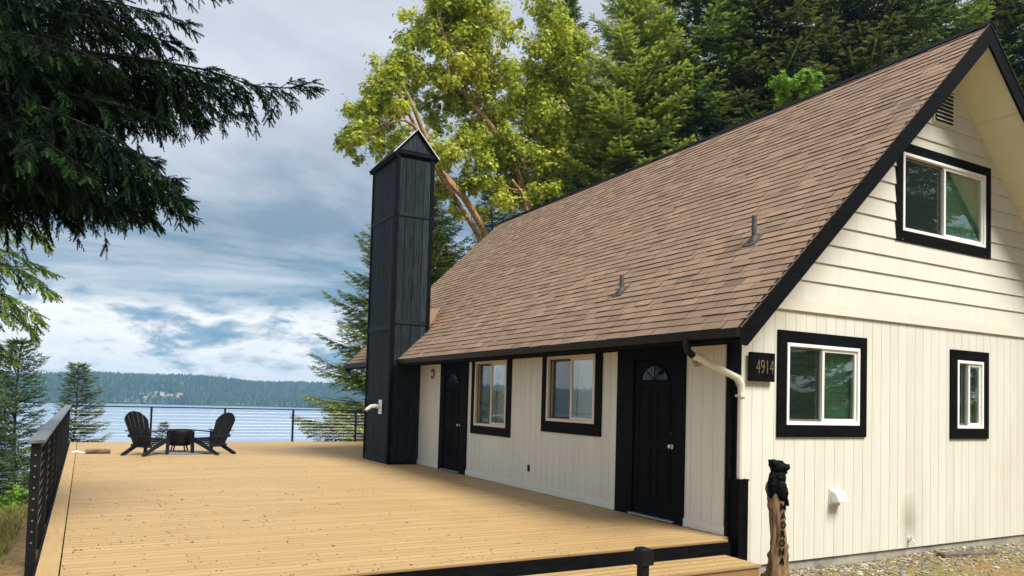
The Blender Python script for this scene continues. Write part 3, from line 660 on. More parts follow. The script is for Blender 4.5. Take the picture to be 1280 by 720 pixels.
# ---- windows: local frame (u along wall, n outward, z)
def bx(mb, side, u0, u1, n0, n1, z0, z1, rnd=None):
    if side == 'gable': mb.box(u0, u1, GYW-n1, GYW-n0, z0, z1, rnd)
    else: mb.box(WX-n1, WX-n0, u0, u1, z0, z1, rnd)
def frame_rect(mb, side, u0, u1, z0, z1, w_, n0, n1):
    bx(mb, side, u0, u1, n0, n1, z0, z0+w_); bx(mb, side, u0, u1, n0, n1, z1-w_, z1)
    bx(mb, side, u0, u0+w_, n0, n1, z0+w_, z1-w_); bx(mb, side, u1-w_, u1, n0, n1, z0+w_, z1-w_)
def window(side, u0, u1, z0, z1, tw, ttop, split, front, vin, blind, glass, label, tbot=None, slots=34):
    """split: u of the meeting stile; front: which half carries the outer sash (0 low u, 1 high u)"""
    tbot = tbot or tw
    m = MB()
    bx(m, side, u0-tw, u0, -0.01, 0.028, z0-tbot, z1+ttop); bx(m, side, u1, u1+tw, -0.01, 0.028, z0-tbot, z1+ttop)
    bx(m, side, u0, u1, -0.01, 0.028, z0-tbot, z0)
    if ttop > 0: bx(m, side, u0, u1, -0.01, 0.028, z1, z1+ttop)
    wn = hbuild(m, 'window', 'black', bevel=0.003, label=label)
    m = MB(); frame_rect(m, side, u0+0.002, u1-0.002, z0+0.002, z1-0.002, 0.045, -0.09, 0.036)
    hbuild(m, 'window_frame', vin, wn, bevel=0.003)
    halves = [(u0+0.047, split+0.02), (split-0.02, u1-0.047)]
    for i, (a, b) in enumerate(halves):
        n1 = 0.012 if i == front else -0.030
        m = MB(); frame_rect(m, side, a, b, z0+0.047, z1-0.047, 0.042 if i == front else 0.03, n1-0.035, n1)
        hbuild(m, 'sash', vin, wn, bevel=0.002)
        m = MB(); bx(m, side, a+0.03, b-0.03, n1-0.020, n1-0.016, z0+0.08, z1-0.08); hbuild(m, 'pane', glass, wn)
        if i != front:
            m = MB(); frame_rect(m, side, a+0.028, b+0.0, z0+0.06, z1-0.06, 0.016, n1+0.002, n1+0.014); hbuild(m, 'screen_frame', 'blackmetal' if side == 'deck' else 'lead', wn)
            m = MB(); bx(m, side, a+0.03, b-0.0, n1+0.006, n1+0.009, z0+0.06, z1-0.06); hbuild(m, 'insect_screen', 'mesh', wn)
    if blind:
        m = MB(); n = slots; st = (z1-z0-0.16)/n
        for i in range(n):
            za = z0+0.08+i*st
            for a, b in ((u0+0.06, split-0.01), (split+0.01, u1-0.06)):
                if side == 'gable': m.add([(a, GYW+0.086, za), (b, GYW+0.086, za), (b, GYW+0.072, za+st*0.84), (a, GYW+0.072, za+st*0.84)], [(0, 1, 2, 3)])
                else: m.add([(WX+0.13, a, za), (WX+0.13, b, za), (WX+0.118, b, za+st*0.93), (WX+0.118, a, za+st*0.93)], [(3, 2, 1, 0)])
        hbuild(m, 'blind', blind, wn)
    return wn
window('gable', 7.955, 9.435, 1.39, 2.48, 0.16, 0.16, 8.69, 1, 'vinyl', 'blind', 'glassg', 'wide lower gable window with a green reflection painted into its blinds')
window('gable', 11.79, 12.51, 1.365, 2.44, 0.16, 0.16, 12.14, 1, 'vinyl', 'blind', 'glassg', 'narrow lower gable window on the right')
window('gable', 10.39, 12.56, 4.30, 5.49, 0.16, 0.15, 11.47, 1, 'vinyl', 'blind', 'glassg', 'large upper gable window under the peak')
window('deck', 9.76, 11.21, 1.27, 2.395, 0.17, 0.0, 10.47, 0, 'vinyltan', 'blindw', 'glass', 'deck window between the entry door and the outlet', tbot=0.19)
window('deck', 12.69, 14.06, 1.07, 2.395, 0.17, 0.0, 13.36, 0, 'vinyltan', 'blindw', 'glass', 'deck window beside the farther door', tbot=0.17)

# ---- doors
def door(y0, y1, trim0, trim1, label, leafz=2.24, knob_side=0):
    m = MB()
    m.box(WX-0.03, WX+0.02, trim0, y0, 0.0, 2.41); m.box(WX-0.03, WX+0.02, y1, trim1, 0.0, 2.41); m.box(WX-0.03, WX+0.02, y0, y1, leafz+0.02, 2.41)
    m.box(WX+0.02, WX+0.07, trim0, trim1, -0.02, 2.42, 0.0)
    d = hbuild(m, 'door', 'black', bevel=0.003, label=label)
    m = MB(); wd = y1-y0; x0 = WX-0.004
    m.box(x0, x0+0.02, y0+0.012, y1-0.012, 0.04, leafz)
    st = 0.11; cw = (wd-3*st)/2
    for (za, zb) in ((0.27, 0.98), (1.10, 1.86)):
        for k in range(2):
            a = y0+st+k*(cw+st)
            for (q0, q1, r0, r1) in ((a, a+cw, za, za+.022), (a, a+cw, zb-.022, zb), (a, a+.022, za+.022, zb-.022), (a+cw-.022, a+cw, za+.022, zb-.022)):
                m.box(x0-0.012, x0, q0, q1, r0, r1)
            m.box(x0-0.008, x0, a+.055, a+cw-.055, za+.055, zb-.055)
    hbuild(m, 'door_leaf', 'black', d, bevel=0.004)
    # half-round light near the top
    c = (y0+y1)/2; m = MB(); pts = [(c+0.28*math.cos(t), 1.96+0.20*math.sin(t)) for t in np.linspace(0, math.pi, 15)]
    m.prism([(a, b) for a, b in pts], 0, x0-0.014, x0-0.006); hbuild(m, 'fan_light', 'glassd', d)
    m = MB(); m.prism([(c+(a-c)*0.98, b) for a, b in pts], 0, x0-0.0045, x0-0.001); hbuild(m, 'fan_light_backing', 'screen', d)
    m = MB()
    m.tube([(x0-0.02, c+0.30*math.cos(t), 1.95+0.22*math.sin(t)) for t in np.linspace(0, math.pi, 15)], 0.012, 6)
    for t in (math.pi/4, math.pi/2, 3*math.pi/4): m.tube([(x0-0.018, c, 1.96), (x0-0.018, c+0.28*math.cos(t), 1.96+0.20*math.sin(t))], 0.005, 5)
    m.box(x0-0.03, x0-0.008, c-0.31, c+0.31, 1.935, 1.955)
    hbuild(m, 'fan_light_muntin', 'black', d)
    ky = y0+0.075 if knob_side == 0 else y1-0.075
    m = MB(); m.tube([(x0, ky, 1.04), (x0-0.008, ky, 1.04)], 0.032, 16); m.tube([(x0-0.008, ky, 1.04), (x0-0.04, ky, 1.04)], 0.012, 10)
    m.tube([(x0-0.035, ky, 1.04), (x0-0.045, ky, 1.04), (x0-0.062, ky, 1.04), (x0-0.072, ky, 1.04)], [0.016, 0.030, 0.030, 0.016], 16)
    hbuild(m, 'handle', 'metal', d, smooth=False)
    m = MB(); m.tube([(x0, ky, 1.22), (x0-0.02, ky, 1.22)], 0.027, 16); hbuild(m, 'deadbolt', 'blackmetal', d)
    m = MB(); m.box(WX-0.075, WX-0.0, y0-0.02, y1+0.02, 0.012, 0.036); hbuild(m, 'threshold', 'galv', d, bevel=0.004)
    return d
door(7.86, 8.78, 7.68, 9.18, 'black panelled entry door beside the downspout')
door(14.72, 15.62, 14.42, 15.86, 'farther black door between chimney and window')
# small wall fittings
m = MB(); m.box(WX-0.010, WX-0.001, 11.76, 11.84, 0.33, 0.45); m.box(WX-0.018, WX-0.0105, 11.775, 11.825, 0.345, 0.385); m.box(WX-0.018, WX-0.0105, 11.775, 11.825, 0.395, 0.435)
hbuild(m, 'power_outlet', 'blackmetal', bevel=0.002)
m = MB()
m.box(8.84, 9.08, GYW-0.018, GYW-0.001, 0.31, 0.53)
m.prism([(GYW-0.018, 0.51), (GYW-0.10, 0.47), (GYW-0.155, 0.36), (GYW-0.145, 0.355), (GYW-0.09, 0.345), (GYW-0.018, 0.345)], 0, 8.86, 9.06)
hbuild(m, 'dryer_vent', 'white', bevel=0.004)
m = MB(); m.tube([(10.62, GYW, -0.27), (10.62, GYW-0.06, -0.27)], 0.018, 10); m.tube([(10.62, GYW-0.055, -0.27), (10.62, GYW-0.085, -0.31)], 0.014, 10); m.tube([(10.62, GYW-0.05, -0.25), (10.62, GYW-0.05, -0.22)], 0.022, 10)
m.box(10.585, 10.655, GYW-0.01, GYW-0.001, -0.305, -0.235)
hbuild(m, 'water_tap', 'white')

# ---- chimney
CX0, CX1, CY0, CY1, CZ = 6.18, 7.12, 17.15, 18.95, 7.55
m = MB(); m.box(CX0+0.01, CX1-0.01, CY0+0.01, CY1-0.01, 0.0, CZ)
chim = hbuild(m, 'chimney', 'black', label='tall boxed chimney clad in black stained boards')
m = MB()
n = 9; st = (CY1-CY0)/n
for i in range(n): m.box(CX0-0.006, CX0+0.008, CY0+i*st+0.005, CY0+(i+1)*st-0.005, 0.02, CZ-0.1)
n = 4; st = (CX1-CX0)/n
for i in range(n): m.box(CX0+i*st+0.005, CX0+(i+1)*st-0.005, CY0-0.006, CY0+0.008, 0.02, CZ-0.1)
for i in range(n): m.box(CX0+i*st+0.005, CX0+(i+1)*st-0.005, CY1-0.008, CY1+0.006, 0.02, CZ-0.1)
hbuild(m, 'cladding', 'blackv', chim, bevel=0.002)
m = MB()
for a, b in ((CX0-0.026, CY0-0.026), ):
    m.box(a, a+0.09, b, b+0.018, 0.0, CZ); m.box(a, a+0.018, b+0.0185, b+0.10, 0.0, CZ)
m.box(CX1-0.07, CX1+0.022, CY0-0.026, CY0-0.008, 3.0, CZ); m.box(CX0-0.026, CX0-0.008, CY1-0.075, CY1+0.022, 0, CZ)
hbuild(m, 'corner_trim', 'black', chim, bevel=0.003)
for z0, z1 in ((0.0, 0.13), (1.50, 1.62), (3.25, 3.38), (6.02, 6.12)):
    m = MB(); m.box(CX0-0.024, CX0-0.008, CY0+0.08, CY1-0.08, z0, z1); hbuild(m, 'band_trim', 'blackv', chim, bevel=0.003)
for z0, z1 in ((3.38, 3.48), (6.02, 6.12)):
    m = MB(); m.box(CX0+0.07, CX1-0.075, CY0-0.024, CY0-0.008, z0, z1); hbuild(m, 'band_trim', 'blackv', chim, bevel=0.003)
m = MB(); cc = (CX0+CX1)/2; ov = 0.10
pk = CZ+0.60
m.prism([(CX0-0.02, CZ), (CX1+0.02, CZ), (CX1+0.02, CZ+0.03), (cc, pk-0.03), (CX0-0.02, CZ+0.03)], 1, CY0-0.015, CY1+0.015)
hbuild(m, 'cap_gable', 'blackv', chim)
m = MB()
for s in (-1, 1):
    X = lambda x: x if s < 0 else 2*cc-x
    m.prism([(X(CX0-ov), CZ-0.06), (X(cc), pk), (X(cc), pk+0.045), (X(CX0-ov-0.02), CZ-0.02)], 1, CY0-0.07, CY1+0.07)
m.box(CX0-0.05, CX1+0.05, CY0-0.055, CY0-0.016, CZ-0.02, CZ+0.09)
m.box(CX0-ov+0.01, CX0-0.02, CY0-0.06, CY1+0.06, CZ-0.10, CZ-0.03)
hbuild(m, 'cap_roof', 'black', chim, bevel=0.003)
m = MB()
for s in (-1, 1):
    X = lambda x: x if s < 0 else 2*cc-x
    m.prism([(X(CX0-ov-0.02), CZ-0.015), (X(cc), pk+0.048), (X(cc), pk+0.063), (X(CX0-ov-0.03), CZ-0.002)], 1, CY0-0.078, CY0-0.04)
hbuild(m, 'drip_edge', 'white', chim)
# cricket of roof behind the chimney and leaves caught there
m = MB()
zc = lambda x: zroof(x)
m.add([(CX1, 17.25, zc(CX1)+0.02), (CX1, 18.05, zc(CX1)+0.6), (CX1+0.7, 18.05, zc(CX1+0.7)+0.02), (CX1, 18.85, zc(CX1)+0.02)], [(0, 1, 2)[::-1], (1, 3, 2)[::-1]], 0.25)
hbuild(m, 'cricket', 'shingle', roof)
m = MB(); m.tube([(CX1+0.03, CY0+0.10, zc(CX1+0.03)+0.03), (CX1+0.30, CY0+0.30, zc(CX1+0.3)+0.05), (CX1+0.6, CY0+0.5, zc(CX1+.6)+0.05)], [0.022, 0.026, 0.012], 5)
for k in range(26): q_ = random.random(); m.tube([(CX1+0.03+.5*q_, CY0+0.08+.4*q_+random.uniform(-.07,.07), zc(CX1+0.03+.5*q_)+0.03), (CX1+0.09+.5*q_, CY0+0.12+.4*q_+random.uniform(-.07,.07), zc(CX1+0.09+.5*q_)+0.05)], [.018, .006], 4)
tag(_b(m, 'leaf_clump', 'orange'), 'rusty orange leaves caught on the roof against the chimney', 'leaves', kind='stuff')
# white exhaust fitting on the chimney front
m = MB(); m.box(CX0-0.030, CX0-0.0245, 17.62, 17.86, 1.18, 1.53)
lf = hbuild(m, 'exhaust_fitting', 'white', chim, bevel=0.003)
m.v = []; m.f = []; m.r = []
m.tube([(CX0-0.03, 17.74, 1.36), (CX0-0.16, 17.76, 1.375), (CX0-0.24, 17.78, 1.36), (CX0-0.34, 17.80, 1.29), (CX0-0.37, 17.81, 1.25)], [0.055, 0.052, 0.052, 0.045, 0.040], 14)
o = _b(m, 'exhaust_fitting', 'white', None, smooth=True); o.parent = chim

# ------------------------------------------------------------------ things hung on the house
sg = empty('house_number_sign', (7.465, GYW-0.03, 2.13), 0, 'square black board with house number 4914 on the cream gable wall', 'sign')
m = MB(); m.box(-0.225, 0.225, -0.035, 0.0, -0.185, 0.185); m.build('board', 'black', sg, bevel=0.004)
def text_mesh(name, body, size, mat, parent, loc, rot, depth=0.004, sx=1.0, bold=0.0):
    c = bpy.data.curves.new(name, 'FONT'); c.body = body; c.size = size; c.extrude = depth; c.offset = bold; c.align_x = 'CENTER'; c.align_y = 'CENTER'
    to = bpy.data.objects.new(name+'_tmp', c); col.objects.link(to); bpy.context.view_layer.update()
    me = bpy.data.meshes.new_from_object(to.evaluated_get(bpy.context.evaluated_depsgraph_get()))
    bpy.data.objects.remove(to); me.materials.clear(); me.materials.append(MAT[mat]); me.name = name
    o = link(bpy.data.objects.new(name, me), parent); o.location = loc; o.rotation_euler = rot; o.scale = (sx, 1, 1)
    return o
text_mesh('numerals', '4914', 0.27, 'gold', sg, (0.035, -0.040, -0.01), (R(90), 0, 0), 0.005, 0.60, -0.006)

orn = empty('wall_ornament', (WX-0.03, 7.45, 2.20), 0, 'small wrought iron flower hook on the cream strip right of the entry door', 'wall hook')
m = MB()
for k in range(6):
    t = k*math.pi/3; c0 = (0, 0.05*math.cos(t), 0.05*math.sin(t))
    m.tube([(c0[0], c0[1]+0.028*math.cos(q), c0[2]+0.028*math.sin(q)) for q in np.linspace(0, 2*math.pi, 9)], 0.005, 5)
m.tube([(0, 0.022*math.cos(q), 0.022*math.sin(q)) for q in np.linspace(0, 2*math.pi, 9)], 0.007, 5)
m.tube([(0, -0.05, -0.03), (-0.02, -0.12, -0.05), (-0.02, -0.20, -0.045), (0.0, -0.26, -0.04)], 0.006, 5)
m.tube([(0.03, 0, 0), (-0.005, 0, 0)], 0.006, 5)
m.build('flower', 'rust', orn)
orn2 = empty('door_charm', (WX-0.02, 16.35, 2.18), 0, 'small rusty ornament on the cream strip between chimney and farther door', 'ornament')
m = MB(); m.tube([(0, 0.09*math.cos(q), 0.10*math.sin(q)) for q in np.linspace(0.6, 5.6, 12)], 0.018, 6); m.tube([(0.02, 0, 0.1), (-0.01, 0, 0.1), (-0.01, -0.03, 0.04)], 0.012, 6); m.build('ring', 'rust', orn2)

# ================================================================== DECK
def ledge(y): return -0.38-(y-7.6)*0.0108     # outer left edge drifts a little
DY0, DY1, DXR = 6.70, 25.78, 6.925
deck = empty('deck', (3, 7, 0), 0, 'wide tan board deck in front of the cottage with one lower step', 'deck')
DOFF = Vector((-3, -7, 0))
def dbuild(mb, name, mat, **k):
    o = mb.build(name, mat, deck, **k); o.location = DOFF; return o
m = MB(); y = DY0+0.0; i = 0; bw = 0.1435
while y+bw <= DY1+0.01:
    xr = DXR if y < 20.9 else 9.6
    xl = ledge(y)+0.175+0.006
    if not (y < 6.9-bw): xr = DXR if y < 20.9 else 9.6
    if y+bw < GYW: xr = 6.78
    # butt joints
    cuts = [xl]; x = xl+random.choice((1.1, 2.2, 3.3))+random.uniform(-.1, .1)
    while x < xr-0.4: cuts.append(x); x += random.choice((2.4, 3.6, 3.66))
    cuts.append(xr)
    for a, b in zip(cuts[:-1], cuts[1:]):
        if CY0-0.02 < y+bw and y < CY1+0.02 and b > CX0-0.03: b = CX0-0.03
        if b <= a: continue
        m.box(a+0.0015, b-0.0015, y+0.0045, y+bw-0.0045, -0.028+random.uniform(-.0008, .0008), random.uniform(-.0012, 0.0))
    y += bw; i += 1
dbuild(m, 'decking', 'deck', bevel=0.003)
m = MB(); n = 5
ys = [DY0, 9.6, 13.2, 16.9, 20.6, 24.2, DY1]
for a, b in zip(ys[:-1], ys[1:]):
    a += 0.002; b -= 0.002
    m.add([(ledge(a), a, -0.028), (ledge(a)+0.172, a, -0.028), (ledge(b)+0.172, b, -0.028), (ledge(b), b, -0.028), (ledge(a), a, 0.002), (ledge(a)+0.172, a, 0.002), (ledge(b)+0.172, b, 0.002), (ledge(b), b, 0.002)],
          [(0, 3, 2, 1), (4, 5, 6, 7), (0, 1, 5, 4), (1, 2, 6, 5), (2, 3, 7, 6), (3, 0, 4, 7)])
dbuild(m, 'border_board', 'border', bevel=0.003)
m = MB(); m.box(ledge(DY0), 6.80, DY0-0.012, DY0+0.03, -0.26, -0.0295)
m.add([(ledge(DY0)-0.03, DY0, -0.3), (ledge(DY1)-0.03, DY1, -0.3), (ledge(DY1)+0.0, DY1, -0.3), (ledge(DY0)+0.0, DY0, -0.3), (ledge(DY0)-0.03, DY0, -0.03), (ledge(DY1)-0.03, DY1, -0.03), (ledge(DY1)+0.0, DY1, -0.03), (ledge(DY0)+0.0, DY0, -0.03)],
      [(0, 3, 2, 1)[::-1], (4, 5, 6, 7)[::-1], (0, 1, 5, 4), (1, 2, 6, 5), (2, 3, 7, 6), (3, 0, 4, 7)])
m.box(ledge(DY1), 9.6, DY1+0.001, DY1+0.03, -0.3, -0.03)
m.box(ledge(7)+0.05, 6.85, DY0+0.1, DY1-0.05, -0.24, -0.06)
dbuild(m, 'fascia', 'black')
m = MB()
for k in range(3): m.box(-0.6, 6.70, 6.11+k*0.19+0.002, 6.11+(k+1)*0.19-0.002, -0.20, -0.17)
dbuild(m, 'step_tread', 'deck', bevel=0.003)
m = MB(); m.box(-0.58, 6.68, 6.13, 6.16, -0.40, -0.2005); m.box(6.65, 6.68, 6.161, 6.68, -0.55, -0.2005)
for k in range(2): m.box(-0.6, 6.70, 5.78+k*0.165+0.002, 5.78+(k+1)*0.165-0.002, -0.42, -0.39)
dbuild(m, 'step_riser', 'deck')
for yy in (8.6, 13, 17.5, 22, 25.5):
    for xx in (0.0, 3.2, 6.2):
        m = MB(); m.box(xx-.07, xx+.07, yy-.07, yy+.07, float(ground_z(xx, yy))-.3, -0.24); dbuild(m, 'support_post', 'black')

# railings
HR = 1.085
def railing_posts(): pass
rl = empty('deck_railing', (ledge(8.6)-0.04, 8.6, 0), 0, 'black cable railing with flat cap along the left edge of the deck', 'railing')
pys = [8.6+i*1.9 for i in range(9)]+[25.74]
Lx = lambda y: ledge(y)-0.082
off = Vector((-(ledge(8.6)-0.04), -8.6, 0))
def rb(mb, name, mat, root, offv, **k):
    o = mb.build(name, mat, root, **k); o.location = offv; return o
for yy in pys:
    m = MB(); x = Lx(yy); m.box(x-0.042, x+0.042, yy-0.025, yy+0.025, -0.30, HR-0.012)
    rb(m, 'post', 'blackmetal', rl, off, bevel=0.003)
for i in range(9):
    z = 0.12+i*0.105; m = MB()
    m.tube([(Lx(pys[0])-0.0, pys[0]-0.037, z), (Lx(pys[0]), pys[0]-0.043, z)], 0.009, 8); rb(m, 'cable_fitting', 'cable', rl, off)
for i in range(9):
    z = 0.12+i*0.105
    m = MB(); m.tube([(Lx(y_), y_, z) for y_ in (8.6, 25.7)], 0.0028, 5); rb(m, 'cable', 'cable', rl, off)
m = MB()
for i, (a, b) in enumerate(zip(pys[:-1], pys[1:])):
    a_ = a-0.07 if i == 0 else a+0.002; w_ = 0.074
    za = HR+random.uniform(-.006, .006)
    m.add([(Lx(a_)-w_, a_, za-.012), (Lx(a_)+w_, a_, za-.012), (Lx(b)+w_, b-.002, za-.012), (Lx(b)-w_, b-.002, za-.012), (Lx(a_)-w_, a_, za+.022), (Lx(a_)+w_, a_, za+.022), (Lx(b)+w_, b-.002, za+.022), (Lx(b)-w_, b-.002, za+.022)],
          [(0, 3, 2, 1), (4, 5, 6, 7), (0, 1, 5, 4), (1, 2, 6, 5), (2, 3, 7, 6), (3, 0, 4, 7)])
rb(m, 'cap_rail', 'capmetal', rl, off, bevel=0.004)
m = MB()
for a, b in zip(pys[:-1], pys[1:]): m.bar((Lx(a), a+.037, HR-.045), (Lx(b), b-.037, HR-.045), 0.035, 0.03)
for a, b in zip(pys[:-1], pys[1:]):
    mdy = (a+b)/2; m.box(Lx(mdy)-.008, Lx(mdy)+.008, mdy-.012, mdy+.012, 0.02, HR-.06)
rb(m, 'under_rail', 'blackmetal', rl, off)
fr = empty('deck_railing', (4, 25.74, 0), 0, 'black cable railing across the far end of the deck in front of the water', 'railing')
off = Vector((-4, -25.74, 0)); FY = 25.83
pxs = [1.56, 3.72, 5.9, 8.08, 9.6]
for x in pxs:
    m = MB(); m.box(x-0.03, x+0.03, FY-0.03, FY+0.03, -0.28, HR-0.02); rb(m, 'post', 'blackmetal', fr, off, bevel=0.003)
for i in range(9):
    z = 0.12+i*0.105
    m = MB(); m.tube([(-0.55, FY, z), (9.6, FY, z)], 0.0028, 5); rb(m, 'cable', 'cable', fr, off)
m = MB(); m.box(Lx(25.74)+0.078, 9.65, FY-0.035, FY+0.035, HR-0.020, HR+0.014); rb(m, 'cap_rail', 'blackmetal', fr, off, bevel=0.003)
# short black post by the step
sp = empty('handrail_post', (4.90, 6.0, -0.5), 0, 'short black post with flared cap in front of the step', 'post')
m = MB(); m.box(-0.045, 0.045, -0.045, 0.045, 0, 0.60); m.build('post', 'blackmetal', sp, bevel=0.004)
m = MB(); m.prism([(-0.085, 0.50), (0.085, 0.50), (0.065, 0.655), (0.05, 0.668), (-0.05, 0.668), (-0.065, 0.655)], 1, -0.075, 0.075); m.build('post_cap', 'blackmetal', sp, bevel=0.008)

# leaf specks on the deck
m = MB()
for i in range(1100):
    x = -0.2+6.9*random.random()**1.5; y = 6.75+17*random.random()**1.9
    if x > 5.2 and random.random() < 0.6: continue
    s = random.uniform(0.004, 0.014)*(1 if random.random() < .94 else 2.2)
    a = random.random()*6.28; ca, sa_ = math.cos(a), math.sin(a)
    q = [(-s, 0), (0, -s*.55), (s, 0), (0, s*.55)]
    m.add([(x+p*ca-q_*sa_, y+p*sa_+q_*ca, 0.003+random.uniform(0, .006)) for p, q_ in q]+[(x, y, 0.001)], [(0, 1, 2, 3), (0, 4, 1), (1, 4, 2), (2, 4, 3), (3, 4, 0)])
for i in range(90):
    x = random.uniform(4.6, 6.6); y = random.uniform(6.14, 6.66); s = random.uniform(0.004, 0.012)
    m.add([(x-s, y, -0.166), (x, y-s*.6, -0.165), (x+s, y, -0.166), (x, y+s*.6, -0.165)], [(0, 1, 2, 3)])
for i in range(14):
    x = random.uniform(0.3, 6.3); y = random.uniform(7, 13); a = random.random()*3; l_ = random.uniform(.03, .08)
    m.tube([(x, y, .004), (x+l_*math.cos(a), y+l_*math.sin(a), .007), (x+1.7*l_*math.cos(a+.4), y+1.7*l_*math.sin(a+.4), .004)], .0022, 4)
tag(m.build('leaf_debris', 'litter'), 'dark specks of dry leaves and twigs scattered over the tan deck', 'leaf litter', kind='stuff')

# ------------------------------------------------------------------ furniture on the deck
def adirondack(loc, heading, label):
    """x is forward in local space"""
    root = empty('adirondack_chair', loc, heading, label, 'chair', 'chairs around the fire pit')
    S = 1.07
    def sm(mb): mb.v = [tuple(S*c for c in v) for v in mb.v]; return mb
    m = MB()        # seat: slats across, sloping back
    for i in range(6):
        t = i/5; x = 0.30-0.50*t; z = 0.365-0.155*t
        m.bar((x, -0.27, z), (x, 0.27, z), 0.085, 0.02, upv=(0.3, 0, 1))
    m.bar((0.36, -0.27, 0.335), (0.36, 0.27, 0.335), 0.022, 0.085)
    sm(m).build('seat', 'navy', root, bevel=0.004)
    m = MB()        # fan back of five slats with a round top
    n = 5
    for i in range(n):
        c = (i-(n-1)/2); w0 = 0.080; w1 = 0.112
        y0b, y1b = c*0.092, c*0.128
        Lb = 0.80-0.030*c*c*1.0
        b0 = np.array([-0.17, 0, 0.20]); dr = np.array([-0.36, 0, 0.93]); dr /= np.linalg.norm(dr); nrm = np.array([0.93, 0, 0.36]); nrm /= np.linalg.norm(nrm)
        prof = [(0.0, y0b-w0/2), (0.0, y0b+w0/2)]
        rt_, lt_ = y1b+w1/2, y1b-w1/2
        Rr = 0.34
        def toplen(yv): return 0.88-(Rr-math.sqrt(max(Rr*Rr-yv*yv, 0.0001)))*1.05
        side1 = [(toplen(rt_), rt_)]+[(toplen(rt_+(lt_-rt_)*k/4), rt_+(lt_-rt_)*k/4) for k in (1, 2, 3)]+[(toplen(lt_), lt_)]
        poly = prof+side1; k = len(poly)
        vsx = [b0+dr*l_+np.array([0, yy, 0])+nrm*h for h in (-0.010, 0.010) for l_, yy in poly]
        m.add(vsx, [tuple(range(k)), tuple(range(k, 2*k))[::-1]]+[(j, k+j, k+(j+1) % k, (j+1) % k) for j in range(k)])
    m.bar((-0.285, -0.30, 0.44), (-0.285, 0.30, 0.44), 0.03, 0.07, upv=(-0.36, 0, 0.93))
    m.bar((-0.20, -0.27, 0.215), (-0.20, 0.27, 0.215), 0.03, 0.07, upv=(-0.36, 0, 0.93))
    sm(m).build('backrest', 'navy', root, bevel=0.003)
    for s in (-1, 1):
        m = MB()
        pl = [(-0.36, 0.27), (-0.36, 0.33), (0.05, 0.36), (0.36, 0.385), (0.42, 0.36), (0.43, 0.31), (0.40, 0.27), (0.0, 0.265)]
        pts = [(x, s*y) for x, y in pl]; kk = len(pts)
        vs_ = [(x, y, 0.545+0.02*(x+0.3)-0.0) for x, y in pts]+[(x, y, 0.568+0.02*(x+0.3)) for x, y in pts]
        fs_ = [tuple(range(kk)), tuple(range(kk, 2*kk))[::-1]]+[(j, kk+j, kk+(j+1) % kk, (j+1) % kk) for j in range(kk)]
        if s < 0: fs_ = [f[::-1] for f in fs_]
        m.add(vs_, fs_); sm(m).build('armrest', 'navy', root, bevel=0.004)
        m = MB(); m.prism([(0.25, 0.0), (0.36, 0.0), (0.365, 0.545), (0.27, 0.545)], 1, s*0.30-0.012, s*0.30+0.012)
        m.prism([(0.30, 0.40), (0.345, 0.40), (0.345, 0.545), (0.24, 0.545)], 1, s*0.325-0.012, s*0.325+0.012)
        sm(m).build('leg', 'navy', root, bevel=0.003)
        m = MB(); m.prism([(0.36, 0.30), (0.36, 0.39), (0.20, 0.385), (-0.15, 0.21), (-0.50, 0.05), (-0.52, 0.0), (-0.39, 0.0), (-0.05, 0.15)], 1, s*0.275-0.012, s*0.275+0.012)
        sm(m).build('leg', 'navy', root, bevel=0.003)
    return root
adirondack((1.20, 20.75, 0), R(48), 'left dark navy adirondack chair turned toward the covered fire pit')
adirondack((2.72, 20.95, 0), R(128), 'right dark navy adirondack chair turned toward the covered fire pit')
fp = empty('fire_pit', (2.0, 21.5, 0), 0, 'round black covered fire pit on short legs between the two chairs', 'fire pit')
m = MB(); m.lathe([(0.22, 0.18), (0.285, 0.21), (0.30, 0.30), (0.305, 0.52), (0.30, 0.58), (0.27, 0.605), (0.08, 0.612), (0.0, 0.614)], n=28); m.build('bowl_cover', 'cover', fp, smooth=True)
for k in range(4):
    t = k*math.pi/2+0.5; m = MB(); m.tube([(0.19*math.cos(t), 0.19*math.sin(t), 0.2), (0.26*math.cos(t), 0.26*math.sin(t), 0.01)], 0.018, 8); m.build('leg', 'blackmetal', fp)
em = MB(); em.lathe([(0.70, 0.0), (0.70, 0.012), (0.68, 0.016)], n=32)
o = em.build('ember_mat', 'mat'); o.location = (2.05, 21.35, 0.003); tag(o, 'flat grey round mat on the deck under the fire pit', 'mat')
m = MB(); m.tube([(-0.27, 0, 0.06), (-0.1, .01, 0.062), (0.1, 0, .06), (0.27, 0.01, 0.058)], [0.056, 0.060, 0.058, 0.054], 14)
o = m.build('short_log', 'fallen', smooth=False); o.location = (0.13, 21.25, 0); tag(o, 'short cut log lying on the deck by the left edge', 'log')
m = MB(); m.tube([(-0.12, 0, 0.03), (-0.02, 0.02, 0.05), (0.06, 0, 0.03)], [0.022, 0.03, 0.02], 8); m.tube([(0.05, 0, 0.03), (0.2, 0.0, 0.018)], 0.012, 6)
o = m.build('hose_nozzle', 'white'); o.location = (-0.31, 21.35, 0); tag(o, 'small white nozzle lying on the deck left of the cut log', 'nozzle')

